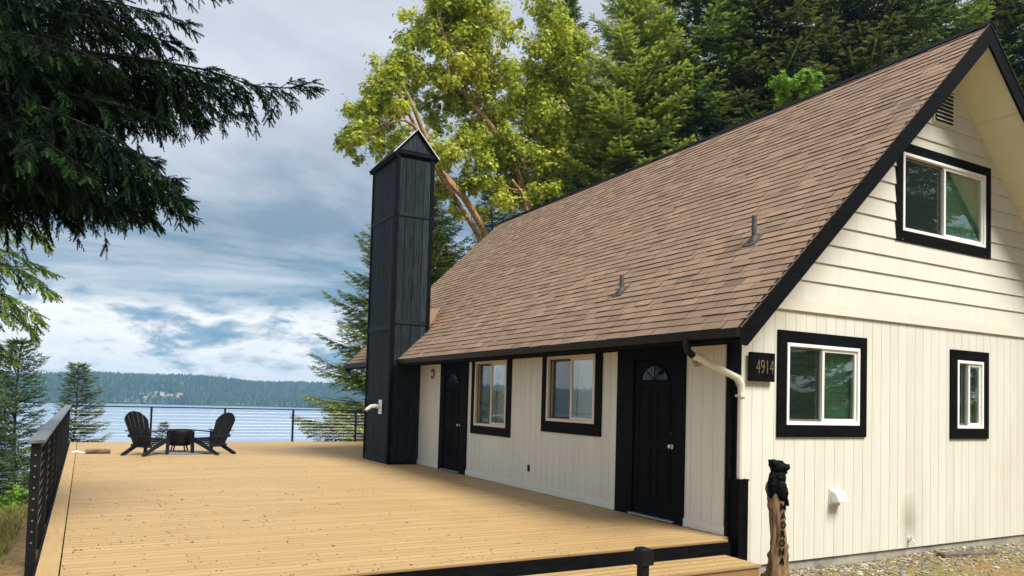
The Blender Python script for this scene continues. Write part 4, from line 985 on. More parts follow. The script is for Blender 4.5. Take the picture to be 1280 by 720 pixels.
# ------------------------------------------------------------------ carved log post
cp = empty('carved_post', (7.31, 6.44, -0.60), R(-34), 'carved driftwood post reading MADRONA with black bear head in front of the gable wall', 'carved post')
nseg, nn = 46, 28; vs_ = []; fs_ = []
def log_r(t, z):
    r_ = 0.108+0.018*math.sin(z*5.2+1)+0.012*math.sin(3*t+z*6)+0.007*math.sin(7*t-z*9)+0.006*math.sin(11*t+z*23)+0.004*math.sin(17*t-z*31)
    for (kt, kz, ks) in ((2.9, 0.42, .045), (0.2, 0.98, .03), (3.4, 1.02, .035), (2.7, 0.16, .06), (5.9, 0.55, .028), (3.0, 1.22, .03), (0.1, 0.75, .02), (1.0, .3, .03)):
        dt = math.atan2(math.sin(t-kt), math.cos(t-kt)); r_ += ks*math.exp(-(dt/0.28)**2-((z-kz)/0.045)**2)
    # flat carved face towards the viewer
    return r_
HL = 1.30
for i in range(nseg+1):
    z = HL*i/nseg; tp = 1-0.12*z/HL+0.25*math.exp(-z/0.15)*0.6
    ox = 0.02*math.sin(z*3.1); oy = 0.012*math.sin(z*4+1)
    for k in range(nn):
        t = 2*math.pi*k/nn; r_ = log_r(t, z)*tp
        x, y = ox+r_*math.cos(t), oy+r_*math.sin(t)*0.9
        if y < -0.078: y = -0.078-(0.12*(-0.078-y))
        vs_.append((x, y, z))
fs_ = [(i*nn+k, i*nn+(k+1) % nn, (i+1)*nn+(k+1) % nn, (i+1)*nn+k) for i in range(nseg) for k in range(nn)]+[tuple(range(nn))[::-1], tuple(nseg*nn+k for k in range(nn))]
m = MB(); m.add(vs_, fs_); m.build('trunk', 'log', cp, smooth=True)
# bear head and shoulders: skinned blob from a few ellipsoids fused by remesh
def blob(name, ells, mat, parent, voxel=0.012):
    mb = MB()
    for (c, r3, rz_) in ells:
        n1, n2 = 12, 8; vv = []
        for i in range(n2+1):
            ph = -math.pi/2+math.pi*i/n2
            for k in range(n1):
                t = 2*math.pi*k/n1; x, y, z = r3[0]*math.cos(ph)*math.cos(t), r3[1]*math.cos(ph)*math.sin(t), r3[2]*math.sin(ph)
                vv.append((c[0]+x*math.cos(rz_)-z*math.sin(rz_), c[1]+y, c[2]+x*math.sin(rz_)+z*math.cos(rz_)))
        mb.add(vv, [(i*n1+k, i*n1+(k+1) % n1, (i+1)*n1+(k+1) % n1, (i+1)*n1+k) for i in range(n2) for k in range(n1)])
    o = mb.build(name, mat, parent); rm = o.modifiers.new('remesh', 'REMESH'); rm.mode = 'VOXEL'; rm.voxel_size = voxel; rm.use_smooth_shade = True
    s_ = o.modifiers.new('smooth', 'SMOOTH'); s_.iterations = 1; s_.factor = 0.4
    tx = bpy.data.textures.new('chisel', 'VORONOI'); tx.noise_scale = 0.035; dm = o.modifiers.new('chisel', 'DISPLACE'); dm.texture = tx; dm.strength = 0.016; dm.mid_level = 0.5
    return o
# rough black-painted carving
blob('bear_carving', [((0.0, 0, 1.49), (0.095, 0.09, 0.085), 0), ((-0.05, 0, 1.53), (0.06, 0.075, 0.055), 0), ((0.085, -0.02, 1.495), (0.06, 0.055, 0.045), 0), ((0.125, -0.02, 1.515), (0.022, 0.026, 0.018), 0),
                      ((0.07, -0.02, 1.438), (0.05, 0.042, 0.016), -0.2), ((0.035, -.045, 1.555), (0.026, 0.024, 0.018), 0), ((-0.075, -0.05, 1.56), (0.026, 0.02, 0.026), 0), ((-0.075, 0.05, 1.56), (0.026, 0.02, 0.026), 0),
                      ((0.0, 0, 1.36), (0.105, 0.10, 0.12), 0.0), ((0.03, -0.055, 1.22), (0.085, 0.06, 0.15), 0.25), ((-0.07, -0.04, 1.27), (0.055, 0.07, 0.17), -0.05), ((0.085, -0.05, 1.12), (0.03, 0.045, 0.10), 0.3)], 'black', cp, 0.010)
for i, ch in enumerate('MADRONA'):
    text_mesh('letter', ch, 0.115, 'black', cp, (0.050+0.010*math.sin(i), -0.083, 1.02-i*0.108), (R(90), R(random.uniform(-6, 6)), R(6)), 0.006, 0.75, 0.001)
# plank and rocks at the foot of the wall
m = MB(); m.box(-0.55, 0.55, -0.07, 0.07, 0, 0.07)
o = m.build('loose_plank', 'fallen', bevel=0.01); o.location = (11.45, 6.52, -0.52); o.rotation_euler = (0.05, R(1), R(-8)); tag(o, 'short weathered plank lying on the gravel by the gable wall', 'plank')
# gravel strip
icoV = np.array([(0, 0, -1), (.72, -.53, -.45), (-.28, -.85, -.45), (-.89, 0, -.45), (-.28, .85, -.45), (.72, .53, -.45), (.28, -.85, .45), (-.72, -.53, .45), (-.72, .53, .45), (.28, .85, .45), (.89, 0, .45), (0, 0, 1)])
icoF = [(0, 1, 2), (1, 0, 5), (0, 2, 3), (0, 3, 4), (0, 4, 5), (1, 5, 10), (2, 1, 6), (3, 2, 7), (4, 3, 8), (5, 4, 9), (1, 10, 6), (2, 6, 7), (3, 7, 8), (4, 8, 9), (5, 9, 10), (6, 10, 11), (7, 6, 11), (8, 7, 11), (9, 8, 11), (10, 9, 11)]
icoF = [f for f in icoF]
TT = []; RR = []
for i in range(3600):
    x = random.uniform(7.1, 16.5); y = GYW-0.02-abs(random.gauss(0, 0.55)) if random.random() < 0.75 else random.uniform(4.2, 6.85)
    s = random.uniform(0.008, 0.028)*(1.0 if random.random() < 0.93 else 1.7)
    V_ = icoV*np.array([s*random.uniform(.8, 1.4), s*random.uniform(.7, 1.2), s*random.uniform(.45, .8)])
    a = random.random()*6.28; c_, s_ = math.cos(a), math.sin(a)
    V_ = np.stack([V_[:, 0]*c_-V_[:, 1]*s_+x, V_[:, 0]*s_+V_[:, 1]*c_+y, V_[:, 2]+float(ground_z(x, y))+s*.2], 1)
    TT.append(V_[icoF]); RR.append(np.full(20, random.random()))
o = tri_mesh('gravel', np.concatenate(TT), np.concatenate(RR), 'pebble'); tag(o, 'grey pebbles along the foot of the gable wall', 'gravel', kind='stuff')
# fallen needles and weeds on the ground by the gable, lawn at the left
def blades(name, n, region, hmin, hmax, mat, lean=0.5, wd=0.006):
    T = np.zeros((n, 3, 3)); x = rng.uniform(region[0], region[1], n); y = rng.uniform(region[2], region[3], n); z = ground_z(x, y)
    h = rng.uniform(hmin, hmax, n); a = rng.uniform(0, 6.28, n); L_ = rng.uniform(0, lean, n)*h*2; b = rng.uniform(0, 6.28, n)
    dx, dy = np.cos(a)*wd, np.sin(a)*wd
    T[:, 0] = np.stack([x-dx, y-dy, z-0.01], 1); T[:, 1] = np.stack([x+dx, y+dy, z-0.01], 1); T[:, 2] = np.stack([x+L_*np.cos(b), y+L_*np.sin(b), z+h], 1)
    return tri_mesh(name, T, rng.random(n), mat)
tag(blades('dry_grass', 42000, (7.2, 17, 3.5, 6.8), 0.005, 0.035, 'grass', 2.5, 0.004), 'dry grass and moss among the gravel by the gable', 'grass', kind='stuff')
tag(blades('lawn', 60000, (-6, -0.9, 7, 17), 0.03, 0.11, 'grass', 0.8, 0.008), 'patch of dry yellow green lawn left of the deck railing', 'grass', kind='stuff')

# ================================================================== TREES
def needle_template(n, w, cross=True, seed=0):
    """needle tufts along a unit twig on +x, triangles (k,3,3)"""
    r_ = np.random.default_rng(seed); T = []
    for i in range(n):
        x = (i+0.3)/n
        ww = w*(1.0-0.55*x)*r_.uniform(.8, 1.2); b = 0.55/n
        for s in (-1, 1):
            T.append([(x-b, 0, 0), (x+b, 0, 0), (x+ww*1.1, s*ww, 0.15*ww)])
        if cross: T.append([(x-b, 0, 0), (x+b, 0, 0), (x+ww*1.2, 0, ww*(1 if i % 2 else -1))])
    T.append([(0.8, -w*.35, 0), (0.8, w*.35, 0), (1.08, 0, 0)])
    return np.array(T)
def place_twigs(P, D, U, L, T):
    """twig at P, direction D, up U, length L -> triangles"""
    D = unit(D); S = unit(np.cross(U, D)); U2 = np.cross(D, S)
    t = T[None]  # 1,k,3,3
    out = P[:, None, None]+L[:, None, None, None]*(t[..., 0:1]*D[:, None, None]+t[..., 1:2]*S[:, None, None]+t[..., 2:3]*U2[:, None, None])
    return out.reshape(-1, 3, 3)
def conifer(name, H, base, rad, nbr, mat, seed, droop=0.35, twig=0.26, nt=4, w=0.22, trunk_r=0.25, hang=0.4, prof=0.85, spacing=0.16, irregular=0.3, root=None):
    """returns the root empty at the origin with trunk and crown as children"""
    r_ = np.random.default_rng(seed); P = []; D = []; U = []; L = []; RV = []; wood = MB()
    wob = lambda z: np.array([0.012*H*math.sin(z*0.35+seed), 0.010*H*math.sin(z*0.27+2*seed), 0])*z/H
    for b in range(nbr):
        f = (b+r_.random())/nbr; z0 = base+(H-base)*(1-(1-f)**1.15)
        fr_ = (z0-base)/(H-base)
        Lb = rad*((1-fr_)**prof)*(1-irregular+2*irregular*r_.random())*(0.75+0.25*min(1, fr_*6+0.3))+0.12
        az = b*2.399+r_.normal()*0.4; o0 = wob(z0)+np.array([0, 0, z0])
        bt = r_.uniform(-0.14, 0.30); h = np.array([math.cos(az), math.sin(az), 0]); e0 = 0.25+0.5*fr_+r_.normal()*0.1
        n = max(3, int(Lb/spacing)); ts = np.linspace(0, 1, n+1)
        cur = [o0+h*Lb*t+np.array([0, 0, Lb*(e0*t-droop*(1+0.8*(1-fr_))*t**1.6+0.16*t**4)]) for t in ts]
        if Lb > 0.8: wood.tube([cur[0], cur[n//2], cur[-1]], [0.012+0.013*Lb, 0.007+0.005*Lb, 0.004], 3, cap=False)
        side = np.array([-h[1], h[0], 0])
        for i in range(1, n+1):
            t = ts[i]; p = cur[i]; dirn = unit(cur[i]-cur[i-1]); tone = r_.random()*0.35
            for s in (-1, 1):
                lb = (0.42*Lb*(1-t)**0.8*min(1, t*3.5)+0.10+0.5*twig)*r_.uniform(.6, 1.15)
                if Lb < 0.5: lb *= 0.6
                bd = unit(dirn*r_.uniform(.5, .95)+side*s*r_.uniform(.7, 1.0)+np.array([0, 0, -hang*r_.uniform(.2, 1.0)]))
                k = max(1, int(lb/(twig*0.55)))
                for j in range(k):
                    q = (j+0.5)/k; pp = p+bd*lb*q+np.array([0, 0, -hang*0.35*lb*q*q])
                    for s2 in (-1, 1):
                        d2 = unit(bd+np.cross(bd, (0, 0, 1))*s2*r_.uniform(.5, 1.0)+np.array([0, 0, r_.normal()*0.12-hang*0.3]))
                        P.append(pp); D.append(d2); U.append((r_.normal()*.3, r_.normal()*.3, 1)); L.append(twig*r_.uniform(.6, 1.15)*(1-0.25*q))
                        RV.append(np.clip(bt+tone*0.5+0.50*(q*t)**0.8+r_.random()*0.22, 0, 1))  # inner twigs darker, tips lighter: crown shade and new growth put into colour
                pp = p+bd*lb
                P.append(pp); D.append(bd); U.append((0, 0, 1)); L.append(twig*0.9); RV.append(np.clip(0.5+tone+r_.random()*.3, 0, 1))
            P.append(p); D.append(dirn); U.append((0, 0, 1)); L.append(twig); RV.append(0.5+r_.random()*.4)
    for s in range(6):
        P.append(wob(H)+np.array([0, 0, H-0.1-0.1*s])); D.append(np.array([r_.normal()*.4, r_.normal()*.4, 1.0])); U.append((1, 0, 0)); L.append(twig*1.1); RV.append(.6)
    T = needle_template(nt, w, True, seed)
    V = place_twigs(np.array(P), np.array(D), unit(np.array(U, float)), np.array(L), T)
    rr_ = np.repeat(np.array(RV), len(T))
    root = root or bpy.data.objects.new(name, None)
    tk = MB(); zs = np.linspace(0, H*0.97, 12)
    tk.tube([wob(z)+np.array([0, 0, z]) for z in zs], [trunk_r*(1-0.93*(z/H)**0.9)+0.012 for z in zs], 10); k = len(tk.v)
    tk.v += wood.v; tk.f += [tuple(i+k for i in f) for f in wood.f]; tk.r += wood.r
    t_o = tk.build('trunk', 'bark', root, smooth=True)
    c_o = tri_mesh('crown', V, rr_, mat, root)
    return root
def place_tree(root, loc, rz, s, label, cat='tree', group=None, sz=None, first=True, mat=None):
    if not first:
        r2 = root.copy()
        for ch in root.children:
            c = ch.copy(); c.parent = r2; col.objects.link(c)
        root = r2
    if root.name not in col.objects: col.objects.link(root)
    root.location = loc; root.rotation_euler = (0, 0, rz); root.scale = (s, s, sz or s)
    if 'group' in root: del root['group']
    tag(root, label, cat, group)
    return root
def on_ground(px, Y, x=None):
    p = at(px, 400, Y); return (float(p[0]), Y, float(ground_z(p[0], Y))-0.1)
GF = 'forest trees behind the roof'
# forest behind the house: three master trees, then copies
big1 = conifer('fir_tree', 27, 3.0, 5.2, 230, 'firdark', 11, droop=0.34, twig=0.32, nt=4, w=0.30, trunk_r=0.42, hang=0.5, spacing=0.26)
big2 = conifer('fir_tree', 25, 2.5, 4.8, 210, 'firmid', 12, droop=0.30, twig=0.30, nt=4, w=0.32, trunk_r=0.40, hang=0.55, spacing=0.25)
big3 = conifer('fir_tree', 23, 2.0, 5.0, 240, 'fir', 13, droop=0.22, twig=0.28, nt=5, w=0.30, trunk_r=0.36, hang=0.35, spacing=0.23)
def put(master, used, px, Y, s, rz, label, cat='fir tree', group=GF):
    x, y, z = on_ground(px, Y); z = max(z, -6)
    return place_tree(master, (x, y, z), rz, s, label, cat, group, first=not used)
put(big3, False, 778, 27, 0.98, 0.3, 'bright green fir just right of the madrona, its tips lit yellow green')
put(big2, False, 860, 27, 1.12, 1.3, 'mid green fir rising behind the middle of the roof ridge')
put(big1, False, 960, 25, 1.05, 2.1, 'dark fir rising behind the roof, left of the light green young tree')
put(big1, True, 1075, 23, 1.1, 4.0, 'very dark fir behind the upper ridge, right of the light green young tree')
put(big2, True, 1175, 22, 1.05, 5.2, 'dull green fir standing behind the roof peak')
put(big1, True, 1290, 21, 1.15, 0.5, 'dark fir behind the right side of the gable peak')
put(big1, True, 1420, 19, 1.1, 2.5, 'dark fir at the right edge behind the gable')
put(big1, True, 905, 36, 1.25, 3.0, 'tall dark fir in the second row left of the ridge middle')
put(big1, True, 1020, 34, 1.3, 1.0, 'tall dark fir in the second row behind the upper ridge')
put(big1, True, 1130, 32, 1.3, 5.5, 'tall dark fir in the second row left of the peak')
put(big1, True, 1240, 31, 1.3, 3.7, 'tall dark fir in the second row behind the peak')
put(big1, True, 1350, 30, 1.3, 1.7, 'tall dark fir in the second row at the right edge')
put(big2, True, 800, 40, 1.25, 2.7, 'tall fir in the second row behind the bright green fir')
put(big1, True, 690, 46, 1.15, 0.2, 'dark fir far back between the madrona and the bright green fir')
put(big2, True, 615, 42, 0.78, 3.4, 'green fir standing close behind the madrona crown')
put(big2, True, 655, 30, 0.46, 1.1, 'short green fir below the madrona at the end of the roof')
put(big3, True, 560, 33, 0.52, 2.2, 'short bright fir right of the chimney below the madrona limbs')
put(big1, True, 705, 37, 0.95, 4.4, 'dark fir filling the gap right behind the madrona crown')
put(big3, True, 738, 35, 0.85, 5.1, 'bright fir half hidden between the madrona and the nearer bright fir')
# behind the viewer: what the gable panes mirror
for i, (x, y, s) in enumerate(((14, -16, 0.95), (21, -17, 1.05), (28, -14, 1.0), (35, -10, 1.1), (8, -22, 1.1), (26, -24, 1.2), (42, -4, 1.1), (18, -26, 1.2))):
    place_tree(big1 if i % 2 else big2, (x, y, -0.6), i*1.3, s, 'green fir standing behind the viewer, mirrored in the gable panes', 'fir tree', 'firs mirrored in the gable panes', first=False)
# conifer right of the deck end
cz = at(515, 540, 33); fir_r = conifer('fir_tree', 16.5, 0.8, 5.0, 330, 'fir', 21, droop=0.26, twig=0.27, nt=4, w=0.25, trunk_r=0.26, hang=0.45, spacing=0.19, prof=0.7)
place_tree(fir_r, (cz[0], 33, -4.2), 0.7, 1.0, 'bright green fir leaning out left of the chimney beyond the far railing', 'fir tree')
# slender trees on the bluff at the left
slim = conifer('fir_tree', 17, 1.0, 3.0, 210, 'firlake', 31, droop=0.30, twig=0.27, nt=4, w=0.25, trunk_r=0.15, hang=0.3, spacing=0.2, irregular=0.45, prof=0.7)
p = at(30, 428, 36); place_tree(slim, (p[0], 36, p[2]-17), 0.4, 1.0, 'slender sparse fir with bare trunk showing at the left edge before the water', 'fir tree', 'slender firs on the bluff')
p = at(94, 456, 40); place_tree(slim, (p[0], 40, p[2]-17*0.82), 2.9, 0.82, 'smaller pointed fir directly behind the left railing corner', 'fir tree', 'slender firs on the bluff', first=False)
p = at(-15, 470, 33); place_tree(slim, (p[0], 33, p[2]-17*0.9), 4.9, 0.9, 'fir cut by the left photo edge behind the lime bush', 'fir tree', 'slender firs on the bluff', first=False)
p = at(203, 529, 29); place_tree(slim, (p[0], 29, p[2]-17*0.30), 1.9, 0.30, 'tiny fir tip peeking over the deck edge between the chairs', 'fir tree', first=False)
# leaf trees
def leaf_template(seed):
    r_ = np.random.default_rng(seed); T = []
    for k in range(9):
        a = k*0.698*1.0+r_.random()*.4; e = r_.uniform(0.05, 0.7)
        d = np.array([math.cos(a)*math.cos(e), math.sin(a)*math.cos(e), math.sin(e)]); s = np.array([-math.sin(a), math.cos(a), 0]); L_ = r_.uniform(.8, 1.1)
        b = d*0.12; mdp = d*L_*0.55; tip = d*L_+np.array([0, 0, -0.15])
        T.append([b, mdp+s*0.24, tip]); T.append([b, tip, mdp-s*0.24])
    return np.array(T)
def leafy(clumps, size, dens, mat, seed, parent, name='crown', skel=None, wood=None, flat=0.8):
    r_ = np.random.default_rng(seed); P = []; U = []; L = []; RV = []
    for c, rad in clumps:
        c = np.array(c); n = int(dens*rad**2.0); tone = r_.uniform(-0.15, 0.15)
        if skel is not None:
            k = np.argmin(np.linalg.norm(skel-(c-np.array([0, 0, rad*0.6])), axis=1)); s0 = skel[k]
            mid = (s0+c)/2+r_.normal(size=3)*0.12*np.linalg.norm(c-s0)
            wood.tube([s0, mid, c], [0.03+0.02*rad, 0.022+0.012*rad, 0.014], 5, cap=False)
            for j in range(7):
                e = c+unit(r_.normal(size=3))*rad*np.array([1, 1, flat])*0.8
                mm = (c+e)/2+r_.normal(size=3)*0.1*rad; wood.tube([c+(mid-c)*0.15*r_.random(), mm, e], [0.016, 0.010, 0.005], 4, cap=False)
        # sub-clusters inside the clump so that gaps stay between them
        ns = max(6, int(15*rad)); sc_ = c+unit(r_.normal(size=(ns, 3)))*(rad*r_.uniform(.3, 1.25, (ns, 1)))*np.array([1, 1, flat])
        pick = r_.integers(0, ns, n); off = r_.normal(size=(n, 3))*rad*0.20
        pts = sc_[pick]+off
        P.append(pts); U.append(unit(unit(pts-sc_[pick])+np.array([0, 0, .7])+r_.normal(size=(n, 3))*.35)); L.append(size*r_.uniform(.7, 1.2, n))
        tn = r_.uniform(-.12, .12, ns)[pick]
        RV.append(np.clip(0.42+tone+tn+r_.normal(size=n)*0.22, 0, 1))
    P = np.concatenate(P); U = np.concatenate(U); L = np.concatenate(L); RV = np.concatenate(RV)
    X = unit(np.cross(U, r_.normal(size=U.shape))); Y_ = np.cross(U, X); T = leaf_template(seed); k = len(T)
    V = P[:, None, None]+L[:, None, None, None]*(T[None][..., 0:1]*X[:, None, None]+T[None][..., 1:2]*Y_[:, None, None]+T[None][..., 2:3]*U[:, None, None])
    leafr = np.repeat(RV, k)+np.tile(np.repeat(r_.normal(size=k//2)*.12, 2), len(P))
    return tri_mesh(name, V.reshape(-1, 3, 3), np.clip(leafr, 0, 1), mat, parent)
MY = 27.5
def mp_(x, y, dy=0.0): return at(x, y, MY+dy)
base = mp_(655, 420, 0.8)
mad = empty('madrona_tree', (0, 0, 0), 0, 'tall leaning madrona with orange peeling limbs and yellow green leaves above the chimney', 'madrona tree')
limbs = [
    ([(665, 470, 1), (640, 370, .8), (609, 298, .5), (582, 250, 0), (560, 225, -.4), (530, 190, -1)], (0.18, 0.11)),
    ([(655, 470, 1.4), (625, 370, 1.3), (600, 300, 1.1), (575, 258, .6), (548, 215, .3), (520, 160, -.2), (500, 118, -.6)], (0.15, 0.06)),
    ([(582, 250, 0), (556, 222, -.8), (535, 180, -1.2), (505, 150, -1.6), (470, 165, -1.8)], (0.10, 0.04)),
    ([(670, 470, 1.6), (668, 330, 1.6), (655, 240, 1.4), (634, 192, 1), (615, 160, .6), (590, 130, .2), (572, 98, 0), (560, 60, -.2), (548, 25, -.4)], (0.18, 0.06)),
    ([(572, 98, 0), (585, 60, .3), (600, 20, .5)], (0.09, 0.04)),
    ([(634, 192, 1), (650, 170, 1.4), (668, 160, 1.6), (662, 120, 1.6), (690, 70, 1.8), (684, 20, 1.8)], (0.12, 0.05)),
    ([(668, 160, 1.6), (700, 130, 2), (705, 90, 2)], (0.12, 0.06)),
    ([(535, 180, -1.2), (515, 130, -1.4), (490, 85, -1.5)], (0.11, 0.05)),
    ([(590, 130, .2), (610, 90, -.5), (625, 60, -.8)], (0.10, 0.05)),
    ([(640, 370, .8), (660, 300, 0), (655, 250, -.5), (640, 225, -1)], (0.13, 0.05)),
]
wood = MB(); skel = []
for pts, (r0, r1) in limbs:
    Q = [mp_(*p_) for p_ in pts]
    if pts[0][1] == 470: Q[0] = np.array([Q[0][0], Q[0][1], float(ground_z(Q[0][0], Q[0][1]))-0.2])
    fine = []
    for i in range(len(Q)-1):
        a, b = Q[i], Q[i+1]; pa = Q[max(i-1, 0)]; pb = Q[min(i+2, len(Q)-1)]
        for t in np.linspace(0, 1, 6, endpoint=False):
            t2, t3 = t*t, t*t*t
            fine.append(0.5*((2*a)+(-pa+b)*t+(2*pa-5*a+4*b-pb)*t2+(-pa+3*a-3*b+pb)*t3))
    fine.append(Q[-1]); m_ = len(fine)
    wood.tube(fine, [r0+(r1-r0)*i/(m_-1) for i in range(m_)], 9); skel += fine[m_//3:]
skel = np.array(skel)
cl = [(455,150,26),(440,182,20),(448,165,22),(475,100,26),(492,72,24),(470,128,26),(520,52,22),(545,25,34),(580,8,38),(560,-10,34),(600,50,34),(562,85,26),(620,95,32),(632,30,22),(650,135,34),(612,150,30),(580,175,26),(520,120,20),
      (543,205,22),(562,238,18),(598,200,26),(640,185,30),(658,228,26),(690,50,32),(684,10,28),(705,95,34),(690,155,32),(716,195,22),(612,232,20),(575,130,24),(505,178,20),(605,10,26),(475,185,18),(530,90,20),(670,95,30),(640,225,24),(460,130,20),(560,55,26),(600,110,24),(570,262,14),(545,150,18),(672,200,22),(500,95,18),(520,25,18),(590,228,20),(560,190,22),(535,235,16),(700,200,24),(720,160,24),(725,110,22),(620,190,24),(500,140,18),(680,240,20),(635,250,20),(590,80,24),(715,60,24),(600,265,12),(565,115,22)]
clumps = []
r_ = np.random.default_rng(5)
for (x, y, r_px) in cl:
    dy = r_.uniform(-1.6, 1.6)+(x-560)/130; c = mp_(x, y, dy); clumps.append((c, r_px/F*np.dot(c-np.array([0, 0, CAMH]), fw)))
    c3 = mp_(x+r_.uniform(-20, 20), y+r_.uniform(-16, 16), dy+0.9); clumps.append((c3, clumps[-1][1]*0.7))
    if r_px > 24: c2 = mp_(x+r_.uniform(-14, 14), y+r_.uniform(-14, 14), dy+2.0); clumps.append((c2, clumps[-1][1]*0.8))
leafy(clumps, 0.085, 1050, 'madleaf', 3, mad, skel=skel, wood=wood)
wood.build('trunk', 'madbark', mad, smooth=True)

def bush(name, cpx, Y, rpx, n, mat, label, cat, seed, size=0.07, dens=900, group=None):
    r_ = np.random.default_rng(seed); c = at(cpx[0], cpx[1], Y); R0 = rpx/F*Y
    gz = float(ground_z(c[0], Y)); root = empty(name, (0, 0, 0), 0, label, cat, group)
    cls = []
    for i in range(n):
        d = unit(r_.normal(size=3))*R0*r_.uniform(.2, .8); d[2] = abs(d[2])*0.9-0.2*R0
        cls.append((c+d, R0*r_.uniform(.3, .5)))
    wd = MB(); sk = np.array([[c[0], c[1], z] for z in np.linspace(gz, c[2], 6)])
    wd.tube(sk, 0.05, 6)
    leafy(cls, size, dens, mat, seed, root, skel=sk, wood=wd)
    wd.build('trunk', 'bark', root, smooth=True); return root
bush('leafy_bush', (12, 632), 24, 30, 12, 'bush', 'round lime green bush at the left edge behind the railing', 'bush', 41, 0.08, 700)
bush('young_tree', (992, 112), 15.5, 52, 16, 'bush', 'fresh light green young tree poking above the middle of the roof ridge', 'tree', 43, 0.10, 420)

# ---- near conifer whose boughs hang over the deck corner
def bough_tree(name, label, trunk_xy, zr, boughs, mat, seed, twig, branchlet, spacing, cat='spruce tree', trunk_r=0.3, T=None, hangf=1.0):
    r_ = np.random.default_rng(seed); root = empty(name, (trunk_xy[0], trunk_xy[1], zr[0]), 0, label, cat)
    O = np.array([trunk_xy[0], trunk_xy[1], zr[0]]); P = []; D = []; U = []; L = []; RV = []; wd = MB()
    for pts, scale in boughs:
        Q = [np.array(p_, float) for p_ in pts]; fine = []
        for i in range(len(Q)-1):
            a, b = Q[i], Q[i+1]; pa = Q[max(i-1, 0)]; pb = Q[min(i+2, len(Q)-1)]; k = max(2, int(np.linalg.norm(b-a)/spacing))
            for t in np.linspace(0, 1, k, endpoint=False):
                t2, t3 = t*t, t*t*t; fine.append(0.5*((2*a)+(-pa+b)*t+(2*pa-5*a+4*b-pb)*t2+(-pa+3*a-3*b+pb)*t3))
        fine.append(Q[-1]); m_ = len(fine)
        wd.tube([f-O for f in fine], [0.032*scale*(1-i/m_)+0.004 for i in range(m_)], 5, cap=False)
        for i in range(1, m_):
            t = i/m_; p = fine[i]; dr = unit(fine[i]-fine[i-1]); sd_ = unit(np.cross(dr, (0, 0, 1)))
            for s in (-1, 1, 0):
                lb = branchlet*scale*r_.uniform(.45, 1.15)*(1-0.62*t**2)*min(1, (1-t)*4+0.25)
                if s == 0: lb *= 0.7
                out = r_.uniform(.35, 1.0)
                v0 = unit(dr*r_.uniform(.4, .9)+sd_*s*out+np.array([0, 0, r_.uniform(-.35, .2)*hangf]))
                k = max(2, int(lb/(twig*0.42))); pos = p.copy(); v = v0.copy(); path = [pos.copy()]
                tone = r_.random()*0.3
                for j in range(k):
                    v = unit(v+np.array([0, 0, -0.30*hangf*(1.25-0.8*t)*(0.16+lb)]))
                    pos = pos+v*lb/k; path.append(pos.copy())
                    for s2 in (-1, 1):
                        if r_.random() < 0.12: continue
                        sd2 = unit(np.cross(v, (0.2*r_.normal(), 0.2*r_.normal(), 1)))
                        d2 = unit(v*r_.uniform(.7, 1.1)+sd2*s2*r_.uniform(.35, .9)+np.array([0, 0, -0.18*hangf+0.12*r_.normal()]))
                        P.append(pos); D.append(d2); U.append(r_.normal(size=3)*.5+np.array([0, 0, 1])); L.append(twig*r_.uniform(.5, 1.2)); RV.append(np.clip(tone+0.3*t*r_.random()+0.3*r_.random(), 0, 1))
                P.append(pos); D.append(v); U.append(np.array([0.1, 0, 1])); L.append(twig*.9); RV.append(.55+.4*r_.random()*t)
                if len(path) > 3: wd.tube([path[0]-O, path[len(path)//2]-O, path[-1]-O], [0.006, 0.004, 0.002], 3, cap=False)
    T = needle_template(7, 0.20, True, seed) if T is None else T
    V = place_twigs(np.array(P)-O, np.array(D), unit(np.array(U)), np.array(L), T)
    tri_mesh('crown', V, np.repeat(np.array(RV), len(T)), mat, root)
    zs = np.linspace(zr[0], zr[1], 10); wd.tube([np.array([trunk_xy[0]+.05*math.sin(z), trunk_xy[1], z])-O for z in zs], [trunk_r*(1-.75*(z-zr[0])/(zr[1]-zr[0])) for z in zs], 12)
    wd.build('trunk', 'darkbark', root, smooth=True); return root
TX, TYY = -4.4, 10.5
def bg_(pts, s=1.0): return ([at(x, y, Y) for x, y, Y in pts], s)
r_ = np.random.default_rng(17)
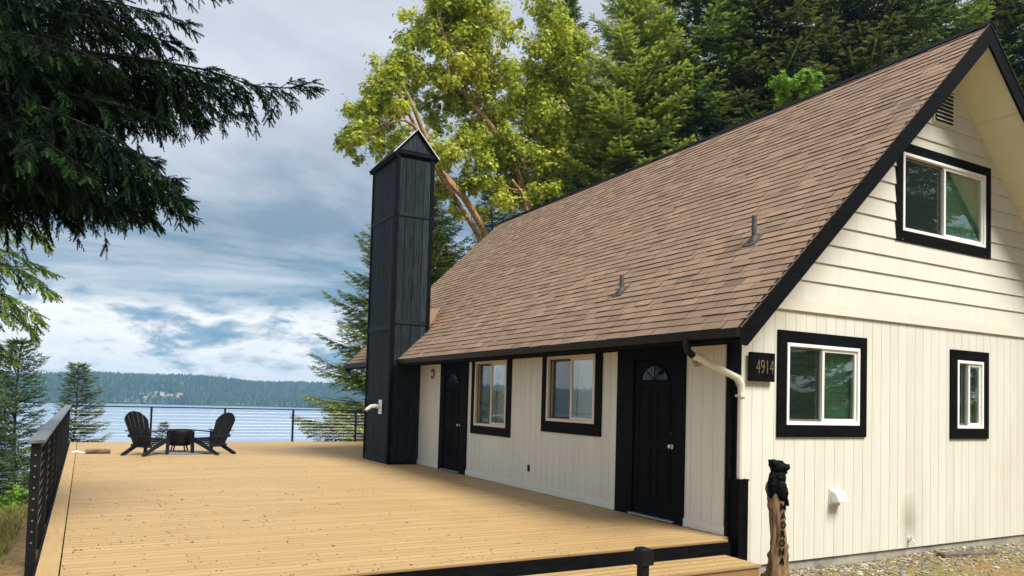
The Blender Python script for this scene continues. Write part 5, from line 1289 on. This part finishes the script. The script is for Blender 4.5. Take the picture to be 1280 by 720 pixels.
spec = [
    ([(-330, 40, 10.3), (-100, 40, 10), (90, 62, 9.8), (240, 84, 9.6), (325, 108, 9.5), (386, 108, 9.5)], 1.0),
    ([(-330, 20, 10.3), (-90, 55, 10.6), (110, 92, 10.8), (220, 120, 10.8), (300, 140, 10.8)], 0.95),
    ([(-330, 70, 10.3), (-80, 95, 9.4), (80, 145, 9.0), (170, 190, 8.8), (228, 245, 8.7)], 1.0),
    ([(-330, 110, 10.3), (-80, 140, 10.4), (70, 185, 10.4), (170, 225, 10.4), (236, 268, 10.4)], 1.05),
    ([(-330, 150, 10.3), (-90, 180, 9.9), (50, 215, 9.7), (130, 245, 9.5), (190, 272, 9.4)], 1.0),
    ([(-330, 150, 10.3), (-90, 170, 11), (40, 205, 11.4), (110, 240, 11.6), (160, 270, 11.6)], 0.9),
    ([(-330, 0, 10.3), (-90, -20, 9.7), (90, -5, 9.4), (180, 12, 9.2), (230, 28, 9.1)], 0.8),
    ([(-330, -40, 10.3), (-60, -50, 10.3), (120, -45, 10.3), (210, -28, 10.3), (275, -12, 10.3)], 0.75),
    ([(-330, -80, 10.3), (-60, -90, 9.9), (150, -80, 9.8), (280, -55, 9.7), (372, -22, 9.7)], 0.6),
    ([(-330, 60, 10.3), (-100, 60, 11.4), (30, 70, 12), (130, 90, 12.3), (190, 110, 12.4)], 0.9),
    ([(-330, 0, 10.3), (-100, 0, 11.4), (30, 10, 12), (110, 20, 12.3), (170, 40, 12.4)], 0.9),
    ([(-330, 120, 10.3), (-120, 130, 9.2), (-10, 150, 8.6), (60, 180, 8.3), (110, 215, 8.2)], 0.9),
    ([(-330, 40, 10.3), (-120, 30, 9.0), (10, 40, 8.3), (90, 60, 8.0), (140, 85, 7.9)], 0.8),
    ([(-330, 200, 10.3), (-100, 220, 10.3), (-10, 238, 10.2), (50, 250, 10.2), (85, 275, 10.2)], 0.85),
    ([(-330, 90, 10.3), (-120, 80, 10), (0, 100, 10.1), (80, 120, 10.1), (150, 150, 10.2)], 1.0),
    ([(-330, 130, 10.3), (-120, 160, 11), (0, 160, 11.2), (60, 170, 11.4), (110, 190, 11.4)], 1.0),
    ([(-330, -40, 10.3), (-120, -30, 11), (0, -20, 11.2), (60, -10, 11.4), (130, 10, 11.4)], 1.0),
    ([(-330, 210, 10.3), (-120, 200, 9.5), (-20, 205, 9.2), (20, 215, 9.0), (60, 240, 9.0)], 0.9),
]
for x_, y_, Y_ in ((300, 118, 9.9), (262, 98, 10.3), (215, 225, 9.5), (225, 250, 11.2), (180, 262, 9.0), (140, 250, 10.2), (110, 262, 10.9), (200, 150, 9.2), (230, 60, 10.6), (170, 40, 9.0), (60, 235, 9.3), (250, 150, 10.2),
                    (90, 200, 9.8), (130, 130, 9.5), (60, 100, 9.2), (40, 30, 9.6), (190, 200, 11.6), (20, 230, 10.6)):
    sy = r_.uniform(-60, 30); spec.append(([(-330, y_*0.5+sy, 10.3), (-110, y_*0.55+sy+10, (Y_+10)/2), (x_*0.35, y_*0.75+sy*.3, Y_), (x_*0.75, y_-18, Y_), (x_, y_, Y_)], r_.uniform(.8, 1.1)))
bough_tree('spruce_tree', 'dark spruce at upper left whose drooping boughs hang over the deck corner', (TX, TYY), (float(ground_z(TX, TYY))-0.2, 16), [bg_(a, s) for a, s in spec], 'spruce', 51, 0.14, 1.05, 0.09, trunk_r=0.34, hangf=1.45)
spec2 = [([(-200, 300, 17), (-60, 318, 17), (20, 335, 17), (62, 362, 17)], 1.0), ([(-200, 330, 17), (-60, 350, 16.5), (10, 372, 16.4), (48, 396, 16.4)], 1.0),
         ([(-200, 290, 17), (-60, 300, 18), (10, 315, 18), (58, 338, 18)], 0.9), ([(-200, 400, 17), (-60, 400, 17), (-10, 425, 17), (14, 445, 17)], 0.8), ([(-200, 360, 17), (-40, 372, 17.5), (20, 392, 17.6), (40, 416, 17.6)], 0.7),
         ([(-200, 240, 17), (-60, 245, 17), (20, 270, 17), (55, 300, 17)], 1.0)]
p = at(-200, 330, 17)
bough_tree('spruce_tree', 'lighter green spruce boughs at the left edge above the water', (p[0], 17), (float(ground_z(p[0], 17))-0.2, 12), [bg_(a, s) for a, s in spec2], 'firmid', 53, 0.2, 1.0, 0.15, trunk_r=0.25, T=needle_template(5, 0.22, True, 2))
